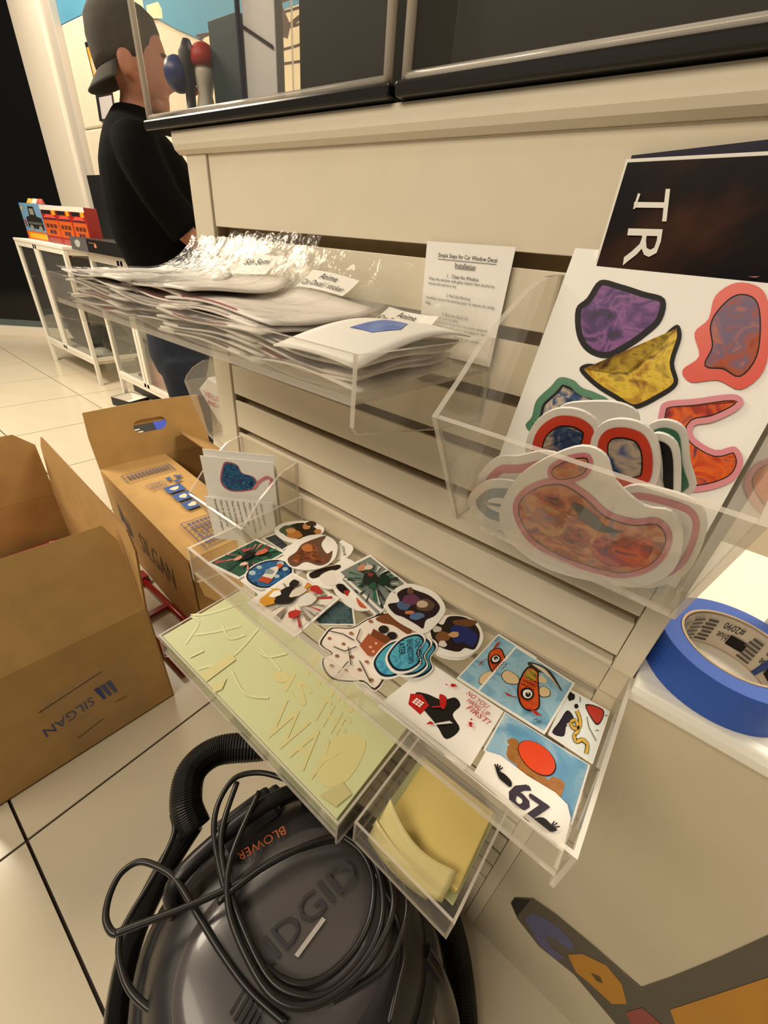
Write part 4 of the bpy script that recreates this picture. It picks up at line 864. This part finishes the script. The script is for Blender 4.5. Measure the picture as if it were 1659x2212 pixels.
tcv = mk('top_cover', G().loft([vr(196, 156, -1054, -8, -10, 2.6), vr(190, 150, -1040, -8, -10, 2.6), vr(170, 130, -1030, -8, -10, 2.6), vr(110, 80, -1022, -8, -10, 2.4), vr(40, 30, -1020, -8, -10, 2.2)]), VG, vc, smooth=True)
pp = Print(lambda x, y: on((x, y), 2, -1017.5+DZ), (0, 0, 1), 1.0)
pp.text('RIDGID', (560, 2112), (222, -226), (-44, -34), mat('37343a', .3), .2); pp.line([(640,2066),(700,1984)], 10, mat('aaa5a0', .25)); pp.done(tcv, 'lettering')
pp = Print(lambda x, y: on((x, y), 2, -1034+DZ), (0, 0, 1), 1.0)
pp.text('BLOWER', (612, 1784), (-102, 60), (7, 17), mat('a8501c', .4)); pp.done(vc, 'blower_lettering')
for i in range(10):
    c0 = on((478+7.5*i, 2096+14*i), 2, -1046+DZ+2.5*i); g = G(); g.obox(c0-Vector((0, 0, 4)), tdir*15+pdir*5, (pdir-tdir*.3)*2.4, Vector((0, 0, 17))); mk('vent_slot', g, mat('0a0a0a', .6), lsh)
for sgn in (-1, 1):
    g = G(); g.obox(VC+tdir*(sgn*60)+pdir*(sgn*256)+Vector((0, 0, -1165)), tdir*58, pdir*22, Vector((0, 0, 62))); mk('latch', g, mat('2c2a2d', .4), vc, bevel=12)
g = G(); g.obox(VC+tdir*20+pdir*228+Vector((0, 0, -1090)), tdir*70, pdir*40, Vector((0, 0, 34))); mk('blower_port', g, VB, vc, bevel=14)
g = G(); g.tube(smooth_path([VC+tdir*-150+pdir*175+Vector((0,0,-1090)), VC+tdir*-130+pdir*205+Vector((0,0,-1030)), VC+tdir*20+pdir*215+Vector((0,0,-1018)), VC+tdir*130+pdir*200+Vector((0,0,-1034)), VC+tdir*150+pdir*175+Vector((0,0,-1090))], 6), 16, 10); mk('carry_handle', g, VB, vc, smooth=True)
for a_ in range(4):
    d = tdir*math.cos(a_*1.571+.8)+pdir*math.sin(a_*1.571+.8); p = VC+d*232
    g = G(); g.loft([ring(p+Vector((0,0,-1570-DZ))-pdir*10, (20*tdir), Vector((0,0,20)), 14), ring(p+Vector((0,0,-1570-DZ))+pdir*10, (20*tdir), Vector((0,0,20)), 14)]); mk('caster', g, BLACK, vc, smooth=True)
# hose: out of the rear, round the side and along the floor
hp = [on((640,1600),2,-1180), on((560,1612),2,-1130), on((470,1622),2,-1120), on((415,1665),2,-1120), on((402,1735),2,-1130), on((420,1790),2,-1160)]
g = G(); g.tube(smooth_path(hp, 32), 36, 14, rib=.07); mk('hose', g, mat('0f0e0e', .5), vc, smooth=False)
hp = [on((418,1780),2,-1170), on((350,1890),2,-1230), on((290,2020),2,-1300), on((258,2160),2,-1350), on((248,2290),2,-1400)]
g = G(); g.tube(smooth_path(hp, 8), 24, 12); mk('wand', g, mat('121112', .15), vc, smooth=True)
hp = [on((948,1940),2,-1400), on((975,2020),2,-1450), on((992,2110),2,-1500), on((1000,2230),2,-1540), on((985,2320),2,-1540)]
g = G(); g.tube(smooth_path(hp, 32), 36, 14, rib=.07); mk('hose', g, mat('0f0e0e', .5), vc, smooth=False)
hp = [on((905,2060),2,-1180), on((940,2120),2,-1230), on((965,2200),2,-1330), on((970,2300),2,-1400)]
g = G(); g.tube(smooth_path(hp, 8), 26, 12); mk('wand', g, mat('121112', .15), vc, smooth=True)
g = G()
cords = [([(498,1690),(470,1740),(462,1800),(476,1880),(500,1960),(548,2060),(620,2120),(690,2118),(760,2060),(800,1980),(806,1900),(780,1840),(720,1790),(640,1700),(580,1672),(530,1672)], True, -1008),
         ([(512,1690),(480,1790),(484,1880),(520,1990),(580,2110),(650,2150),(720,2140),(790,2070),(826,1980),(820,1890),(790,1836),(740,1800)], False, -1000),
         ([(560,1710),(500,1850),(494,1960),(540,2080),(600,2160),(680,2170),(770,2110),(830,2020),(850,1940),(826,1860),(770,1800)], False, -994),
         ([(250,2016),(320,1990),(420,1952),(520,1905),(600,1852),(680,1824),(730,1812)], False, -1002), ([(470,1950),(560,1880),(640,1836),(700,1812),(740,1806)], False, -996),
         ([(620,2212),(540,2140),(480,2060),(430,1980),(380,1900),(340,1872),(300,1862),(262,1886),(238,1930),(228,1980),(240,2012),(262,2018)], False, -1020),
         ([(480,2240),(360,2200),(290,2150),(262,2090),(258,2030),(280,1980),(340,1880),(376,1800),(372,1760)], False, -1090),
         ([(720,2160),(820,2100),(862,2030),(880,1960),(870,1900),(830,1850),(760,1800)], False, -1010), ([(748,1812),(800,1870),(850,1960),(872,2050),(860,2120),(840,2212)], False, -1040)]
for pts, cl, z in cords: g.tube(smooth_path([on(q, 2, z+DZ) for q in pts], 6, cl), 6.0, 8, closed=cl)
mk('power_cord', g, mat('1d1b1c', .32), vc, smooth=True)

# ================================================================ BACKGROUND: CABINETS AND WHAT THEY CARRY
def cabinet(x0, x1, label):
    y0, y1, zb, zl, zt = 1250, 1830, -1590, -1330, -240; m = mat('ece6da', .45)
    t = thing('display_cabinet', ((x0+x1)/2, 1540, zb), label, 'cabinet', 'white glass display cabinets')
    for x in (x0, x1-40):
        for y in (y0, y1-40):
            g = G(); g.box((x, y, zb), (x+40, y+40, zt-30)); mk('leg', g, m, t, bevel=5)
    g = G(); g.box((x0-4, y0-4, zt-30), (x1+4, y1+4, zt)); mk('top', g, m, t, bevel=4)
    g = G(); g.box((x0+40, y0+6, zl-40), (x1-40, y1-6, zl)); mk('floor_board', g, m, t, bevel=4)
    for z in (-960, -610): g = G(); g.box((x0+40, y0+46, z-10), (x1-40, y1-30, z)); mk('glass_shelf', g, GLASS, t)
    for k, xm in enumerate((x0+560, x0+620)):
        g = G(); g.box((xm, y0+2, zl), (xm+46, y0+34, zt-30)); mk('door_stile', g, m, t, bevel=3)
    g = G(); g.box((x0+44, y0+2, zt-74), (x1-44, y0+34, zt-30)); mk('door_rail', g, m, t, bevel=3)
    g = G(); g.box((x0+44, y0+2, zl), (x1-44, y0+34, zl+40)); mk('door_rail', g, m, t, bevel=3)
    g = G(); g.box((x1-34, y0+40, zt-74), (x1-6, y1-40, zt-30)); mk('side_rail', g, m, t)
    g = G(); g.box((x1-34, y0+40, zl), (x1-6, y1-40, zl+40)); mk('side_rail', g, m, t)
    g = G(); g.box((x0+40, y0+14, zl), (x1-40, y0+20, zt-30)); mk('pane', g, GLASS, t)
    g = G(); g.box((x1-22, y0+40, zl), (x1-16, y1-40, zt-30)); mk('pane', g, GLASS, t)
    g = G(); g.box((x0+40, y1-30, zl), (x1-40, y1-20, zt-30)); mk('back_board', g, mat('cfc8bb', .5), t)
    return t
cabinet(-6022, -4613, 'white glass display cabinet with boxes on top beside the dark storefront')
cabinet(-4036, -2627, 'white glass display cabinet behind the person, black box on top')
def lump(name, c, r, m, label, cat, seed=1, sq=1.0):
    rr = random.Random(seed); t = thing(name, (c[0], c[1], c[2]), label, cat); g = G(); N = 9
    g.loft([ring((c[0]+rr.uniform(-.1, .1)*r[0], c[1], c[2]+r[2]*(k/(N-1))), (r[0]*(.35+.75*math.sin(.35+2.5*k/(N-1)))*rr.uniform(.85, 1.1), 0, 0), (0, r[1]*(.35+.75*math.sin(.35+2.5*k/(N-1))), 0), 18, 2.4) for k in range(N)])
    mk('body', g, m, t, smooth=True, bevel=0)
    g = G(); g.box((c[0]-r[0]*.9, c[1]-r[1]*.8, c[2]), (c[0]+r[0]*.9, c[1]+r[1]*.8, c[2]+r[2]*.09)); mk('base', g, mat('2a2826', .5), t, bevel=4)
    return t
lump('dark_model', (-5500, 1560, -1330), (330, 150, 330), mat('3c3a36', .6, noise=.3, scale=8), 'grey rocky model on the floor of the first cabinet', 'model', 2)
lump('black_helmet', (-4790, 1600, -1330), (120, 130, 330), mat('121010', .3), 'black domed model behind the first cabinet\'s side pane', 'model', 3)
lump('white_gadget', (-4820, 1440, -1330), (130, 90, 90), mat('c9c7bf', .4), 'low white gadget in front of the black domed model', 'gadget', 4)
lump('green_plush', (-4800, 1450, -610), (90, 90, 110), mat('1f6a44', .8, noise=.2, scale=15), 'small green plush on the first cabinet\'s glass shelf', 'plush', 5)
g = G(); g.box((-5560, 1360, -606), (-4740, 1700, -380)); mk('dark_crate', g, mat('1d1813', .6, noise=.4, scale=6), None, 'dark brown crate on the upper shelf of the first cabinet', 'crate', bevel=6)
lump('grey_model', (-3640, 1500, -1330), (260, 150, 280), mat('55514a', .6, noise=.3, scale=8), 'grey model low inside the cabinet behind the person', 'model', 6)
t = carton('pink_picture_card', -3480, -3240, 1330, 1350, -1330, -1080, mat('cf9a8c', .5), 'pink picture card inside the cabinet behind the person', 'card', .2)
lump('pale_model', (-3560, 1500, -960), (200, 120, 200), mat('a8a59c', .5), 'pale model on the middle shelf behind the person', 'model', 7)
# boxes on the first cabinet
for k, (xa, xb, ya, lab) in enumerate(((-5390, -4965, 1400, 'red and orange toy pack nearest the picture box, white header'), (-4950, -4590, 1390, 'red and orange toy pack in the middle of three'), (-4588, -4235, 1390, 'red and orange toy pack overhanging the cabinet\'s end'))):
    xb = min(xb, -4250); t = thing('toy_pack', ((xa+xb)/2, ya+60, -240), lab, 'toy pack', 'red toy packs on the first cabinet')
    g = G(); g.box((xa, ya, -240), (xb, ya+110, 88)); mk('box', g, mat('9a1f1a', .4), t, bevel=3)
    pp = Print(quadfn([(xa, ya, -240), (xb, ya, -240), (xb, ya, 88), (xa, ya, 88)]), (0, -1, 0), 1)
    pp.rect(.04, .20, .96, .62, mat('c85a1c', .4)); pp.rect(0, .88, 1, 1, mat('e0dcd2', .4)); pp.rect(.06, .78, .62, .87, BLACK); pp.rect(.7, .76, .92, .88, mat('d8a020', .4)); pp.fill([(.1,.68),(.9,.68),(.78,.76),(.3,.77)], mat('d8503a', .4))
    for i in range(3): pp.rect(.16+.24*i, .42, .34+.24*i, .52, mat('5a2a20', .4))
    for i in range(2): pp.rect(.30+.22*i, .26, .48+.22*i, .36, mat('5a2a30', .4))
    for i in range(4): pp.rect(.10, .66-.012, .9, .68, mat('3a2a3a', .4))
    for i in range(3): pp.rect(.16, .04+.04*i, .86, .055+.04*i, mat('c87a6a', .4))
    pp.done(t)
g = G(); t = thing('picture_toy_box', (-5780, 1450, -240), 'yellow-based toy box with a black vehicle picture on the cabinet', 'toy box')
xa, xb = -6010, -5400; g.box((xa, 1400, -240), (xb, 1560, 96)); mk('box', g, mat('6f9ac0', .4), t, bevel=3)
pp = Print(quadfn([(xa, 1400, -240), (xb, 1400, -240), (xb, 1400, 96), (xa, 1400, 96)]), (0, -1, 0), 1)
pp.rect(0, 0, 1, .24, mat('d4641c', .4)); pp.rect(.12, .05, 1, .19, mat('e0b428', .4)); pp.fill([(.2,.34),(.97,.30),(.97,.62),(.74,.66),(.70,.92),(.42,.92),(.38,.66),(.2,.62)], mat('1f1f1c', .4))
pp.rect(.46, .70, .66, .86, mat('8f9080', .4)); pp.rect(.24, .44, .92, .50, mat('5a5c56', .4)); pp.fill(blob(.36, .33, .09, .09, 4, .02), mat('8a8d86', .4)); pp.fill(blob(.80, .32, .09, .09, 5, .02), mat('8a8d86', .4)); pp.fill(blob(.10, .45, .05, .10, 6), mat('9a3a30', .4)); pp.fill(blob(.1, .86, .05, .05, 2), mat('d8b040', .4)); pp.done(t)
for i, (c_, lab) in enumerate((('d8a030', 'orange'), ('d8d0c0', 'cream'), ('b84a3a', 'red'))):
    g = G(); x = -5880+150*i; g.loft([ring((x+6*k, 1480, 96+12*k), (60-9*k, 0, 0), (0, 40-5*k, 0), 12) for k in range(5)]); mk('small_toy', g, mat(c_, .5), None, '%s small toy lying on top of the picture toy box' % lab, 'toy', smooth=True)
t = thing('black_flat_box', (-3700, 1300, -240), 'flat black box with a grey end panel on the second cabinet', 'box')
g = G(); g.box((-4180, 1190, -240), (-3000, 1640, -140)); mk('body', g, mat('12100f', .35), t, bevel=4)
pp = Print(quadfn([(-4180, 1190, -240), (-3000, 1190, -240), (-3000, 1190, -140), (-4180, 1190, -140)]), (0, -1, 0), 1)
pp.rect(0, 0, .30, 1, mat('5a5658', .4)); pp.fill(blob(.13, .55, .05, .28, 2, .1), mat('aeb0a8', .4)); pp.fill(blob(.44, .55, .02, .16, 3, .1), mat('c87a5a', .4)); pp.rect(.34, .70, .46, .76, mat('8a6a3a', .4)); pp.done(t)
# shallow black trays and a black crate with a blue band on the floor
def shallow(c, L, Wd, H, a, tilt, label):
    t = thing('shallow_box', (c[0], c[1], -1590), label, 'box'); M = Matrix.Rotation(a, 3, 'Z') @ Matrix.Rotation(tilt, 3, 'X'); C0 = Vector(c)
    def bx_(a0, b0, nm, m):
        g = G(); g.box(a0, b0); g.v = [M @ v + C0 for v in g.v]; mk(nm, g, m, t)
    bx_((-L, -Wd, 0), (L, Wd, 8), 'bottom', WHITE)
    bx_((-L, -Wd-6, 0), (L, -Wd, H), 'outer_wall', BLACK); bx_((-L, Wd, 0), (L, Wd+6, H), 'outer_wall', BLACK); bx_((-L-6, -Wd, 0), (-L, Wd, H), 'outer_wall', BLACK); bx_((L, -Wd, 0), (L+6, Wd, H), 'outer_wall', BLACK)
    bx_((-L, -Wd, 8), (L, -Wd+5, H-3), 'inner_wall', WHITE); bx_((-L, Wd-5, 8), (L, Wd, H-3), 'inner_wall', WHITE); bx_((-L, -Wd+5, 8), (-L+5, Wd-5, H-3), 'inner_wall', WHITE); bx_((L-5, -Wd+5, 8), (L, Wd-5, H-3), 'inner_wall', WHITE)
shallow((-3840, 1560, -1590), 400, 105, 100, .0, .0, 'open shallow black box with white inside near the cabinet leg')
shallow((-3810, 1225, -1590), 130, 110, 80, .25, .0, 'smaller shallow black box lying before the larger open one')
t = carton('black_crate', -2640, -2180, 640, 1010, -1590, -1330, mat('17161a', .5), 'black crate with a blue band seen through the carry hole', 'crate')
g = G(); g.obox((-2370, 860, -1326), (190, -60, 0), (14, 44, 0), (0, 0, 6)); mk('blue_band', g, mat('2a44b0', .45), t)
for i in range(5): g = G(); g.box((-2480+55*i, 650, -1330), (-2455+55*i, 730, -1327)); mk('slit', g, mat('b8b8b0', .5), t)

# ================================================================ PERSON
v0 = ray((272, 130)); v0 = Vector((v0.x, v0.y, 0)).normalized(); EAR = CAM + v0*2780; EAR.z = 570
FW = Vector((-v0.y, v0.x, 0)); FW = FW if FW.y > 0 else -FW; SD = Vector((FW.y, -FW.x, 0))      # facing, and the side turned to the camera
PB = Vector((EAR.x, EAR.y, 0)) - SD*95
pe = thing('person', (PB.x, PB.y, -1590), 'person in a backwards grey cap, black T-shirt and jeans facing the display case', 'person')
def at(f, s, z): return PB + FW*f + SD*s + Vector((0, 0, z))
def rg(f, s, z, rf, rs, n=24, p=2.2): return ring(at(f, s, z), FW*rf, SD*rs, n, p)
SKIN = mat('a8705a', .55, noise=.05, scale=40); SHIRT = mat('070708', .9, noise=.2, scale=30, bump=.2, spec=.1); JEAN = mat('1b2434', .85, noise=.2, scale=60, bump=.2); CAPM = mat('3f3a34', .85, noise=.12, scale=50)
g = G()
# head, neck and trunk as one stack of rings; z measured in working units (floor = -1590)
prof = [(20, -640, 118, 165), (20, -500, 130, 170), (15, -300, 132, 168), (5, -100, 134, 172), (-6, 60, 130, 190), (-14, 200, 120, 225), (-20, 310, 100, 240), (-20, 370, 78, 190), (-10, 410, 66, 90), (0, 440, 64, 64), (14, 475, 66, 64),
        (46, 500, 92, 80), (56, 540, 112, 92), (52, 590, 120, 100), (44, 640, 126, 106), (30, 690, 126, 106), (18, 740, 116, 98), (12, 775, 86, 74), (8, 792, 40, 36)]
g.loft([rg(f, 0, z, a_, b_) for f, z, a_, b_ in prof])
g.loft([rg(150+x, 0, z, r, r2, 10) for x, z, r, r2 in ((0, 520, 14, 22), (18, 538, 30, 26), (22, 556, 32, 24), (12, 580, 26, 18), (2, 622, 22, 14), (-10, 640, 12, 12))])   # nose
for zz, ex_ in ((500, 12), (484, 10)): g.loft([rg(128+ex_, s, zz, 16, 12, 10) for s in (-30, -12, 12, 30)])      # lips
g.loft([rg(110, 0, z, r, r*1.1, 12) for z, r in ((432, 20), (448, 40), (470, 46), (486, 36))])                   # chin
g.loft([rg(-4, 106, z, r, 20, 12) for z, r in ((528, 10), (540, 24), (570, 34), (600, 34), (618, 18))])            # ear
g.loft([rg(-4, -106, z, r, 20, 12) for z, r in ((528, 10), (540, 24), (570, 34), (600, 34), (618, 18))])
for s in (1, -1):
    arm = [at(-14, 215*s, 330), at(-8, 262*s, 230), at(40, 280*s, 100), at(130, 285*s, -20), at(220, 250*s, -70), at(310, 190*s, -74)]
    g.tube(smooth_path(arm, 4), [62-1.25*k for k in range(21)], 12)
    hd = at(322, 180*s, -76)
    g.obox(hd+FW*36, FW*46, SD*20, Vector((0, 0, 38)))
    for k in range(4):
        b_ = hd + FW*78 + Vector((0, 0, 28-19*k)); g.tube([b_, b_+FW*(34-4*abs(k-1.4)), b_+FW*(52-5*abs(k-1.4))-SD*s*24, b_+FW*(46)-SD*s*48], [11, 11, 10, 8], 8)
    g.tube([hd+FW*20+Vector((0, 0, 40)), hd+FW*50+Vector((0, 0, 62)), hd+FW*84+Vector((0, 0, 66))], [13, 12, 9], 8)
    leg = [at(15, 80*s, -560), at(25, 92*s, -760), at(30, 98*s, -1060), at(10, 100*s, -1300), at(0, 102*s, -1540)]
    g.tube(smooth_path(leg, 4), [92-2.6*k for k in range(17)], 14)
    g.loft([rg(f, 102*s, -1565, 24, r, 10) for f, r in ((-50, 30), (0, 40), (80, 44), (140, 30))])
bd = mk('body', g, SKIN, pe, smooth=True)
md = bd.modifiers.new('join', 'REMESH'); md.mode = 'VOXEL'; md.voxel_size = 0.009; md.use_smooth_shade = True
ms = bd.modifiers.new('soft', 'SMOOTH'); ms.factor = .5; ms.iterations = 4
g = G()      # T-shirt: trunk and two sleeves
g.loft([rg(f, 0, z, a_, b_, 28) for f, z, a_, b_ in ((20, -520, 172, 205), (54, -400, 196, 212), (56, -260, 200, 214), (46, -160, 224, 218), (30, -60, 236, 222), (24, 60, 236, 240), (22, 160, 226, 254), (12, 240, 206, 268), (0, 310, 168, 268), (-18, 370, 122, 222), (-22, 410, 90, 132), (-12, 436, 82, 86), (-4, 452, 76, 78))])
for s in (1, -1):
    g.tube(smooth_path([at(-20, 200*s, 320), at(-8, 262*s, 240), at(50, 294*s, 110), at(140, 292*s, -10)], 4), [92, 94, 96, 96, 95, 94, 92, 90, 88, 87, 88, 90, 92], 16)
sh = mk('t_shirt', g, SHIRT, pe, smooth=True)
md = sh.modifiers.new('join', 'REMESH'); md.mode = 'VOXEL'; md.voxel_size = 0.011; md.use_smooth_shade = True
ms = sh.modifiers.new('soft', 'SMOOTH'); ms.factor = .5; ms.iterations = 5
g = G()      # jeans
g.loft([rg(15, 0, z, a_, b_, 24) for z, a_, b_ in ((-430, 148, 182), (-520, 160, 192), (-640, 166, 196), (-740, 140, 188))])
for s in (1, -1):
    g.tube(smooth_path([at(15, 92*s, -640), at(22, 100*s, -820), at(30, 104*s, -1060), at(10, 106*s, -1300), at(0, 106*s, -1556)], 4), [124, 126, 124, 120, 116, 112, 108, 106, 104, 103, 103, 103, 102, 104, 106, 110, 112], 18)
jn = mk('jeans', g, JEAN, pe, smooth=True)
md = jn.modifiers.new('join', 'REMESH'); md.mode = 'VOXEL'; md.voxel_size = 0.011; md.use_smooth_shade = True
g = G(); g.obox(at(-40, 200, -960), FW*70, SD*10, Vector((0, 0, 90))); mk('pocket', g, mat('222c3e', .85, noise=.2, scale=60), jn, bevel=6)
g = G()      # cap worn backwards: crown and bill
def rgt(f, z, rf, rs, tilt):
    return [p+Vector((0, 0, tilt*math.cos(2*math.pi*k/28))) for k, p in enumerate(ring(at(f, 0, z), FW*rf, SD*rs, 28, 2.1))]
g.loft([rgt(*q) for q in ((8, 590, 134, 112, 42), (10, 622, 142, 120, 40), (6, 680, 146, 124, 30), (2, 730, 136, 114, 20), (-2, 764, 106, 88, 10), (-2, 784, 60, 52, 4), (-2, 790, 14, 12, 0))]); cp_ = mk('cap', g, CAPM, pe, smooth=True)
g = G(); N = 12
def bill(u, v):
    a = (u-.5)*2.4; r0, r1 = 126, 126+56*math.cos(a*.9); r = r0+(r1-r0)*v
    return at(10-r*math.cos(a)*1.0, r*math.sin(a)*.9, 594-44*math.cos(a)-80*v*math.cos(a*.7))
g.grid(bill, 14, 6); mk('cap_bill', g, mat('3c3832', .85), cp_, smooth=True, solid=6)
g = G()
for s in (1, -1): mk('eye', G().loft([rg(148, 42*s, z, r, r, 10) for z, r in ((586, 4), (592, 11), (600, 13), (608, 11), (614, 4))]), mat('2a211c', .25), pe, smooth=True)
for s in (1, -1): mk('eyebrow', G().tube([at(162, 20*s, 632), at(162, 44*s, 636), at(146, 70*s, 630)], 6, 8), mat('4a3526', .8), pe, smooth=True)
g = G()
for s in (1, -1): mk('shoe', G().loft([rg(f, 102*s, z, 36*k_, 58, 12, 2.6) for f, z, k_ in ((20, -1588, 3.4), (22, -1562, 3.4), (10, -1530, 2.6))]), mat('1a1818', .6), pe, smooth=True)
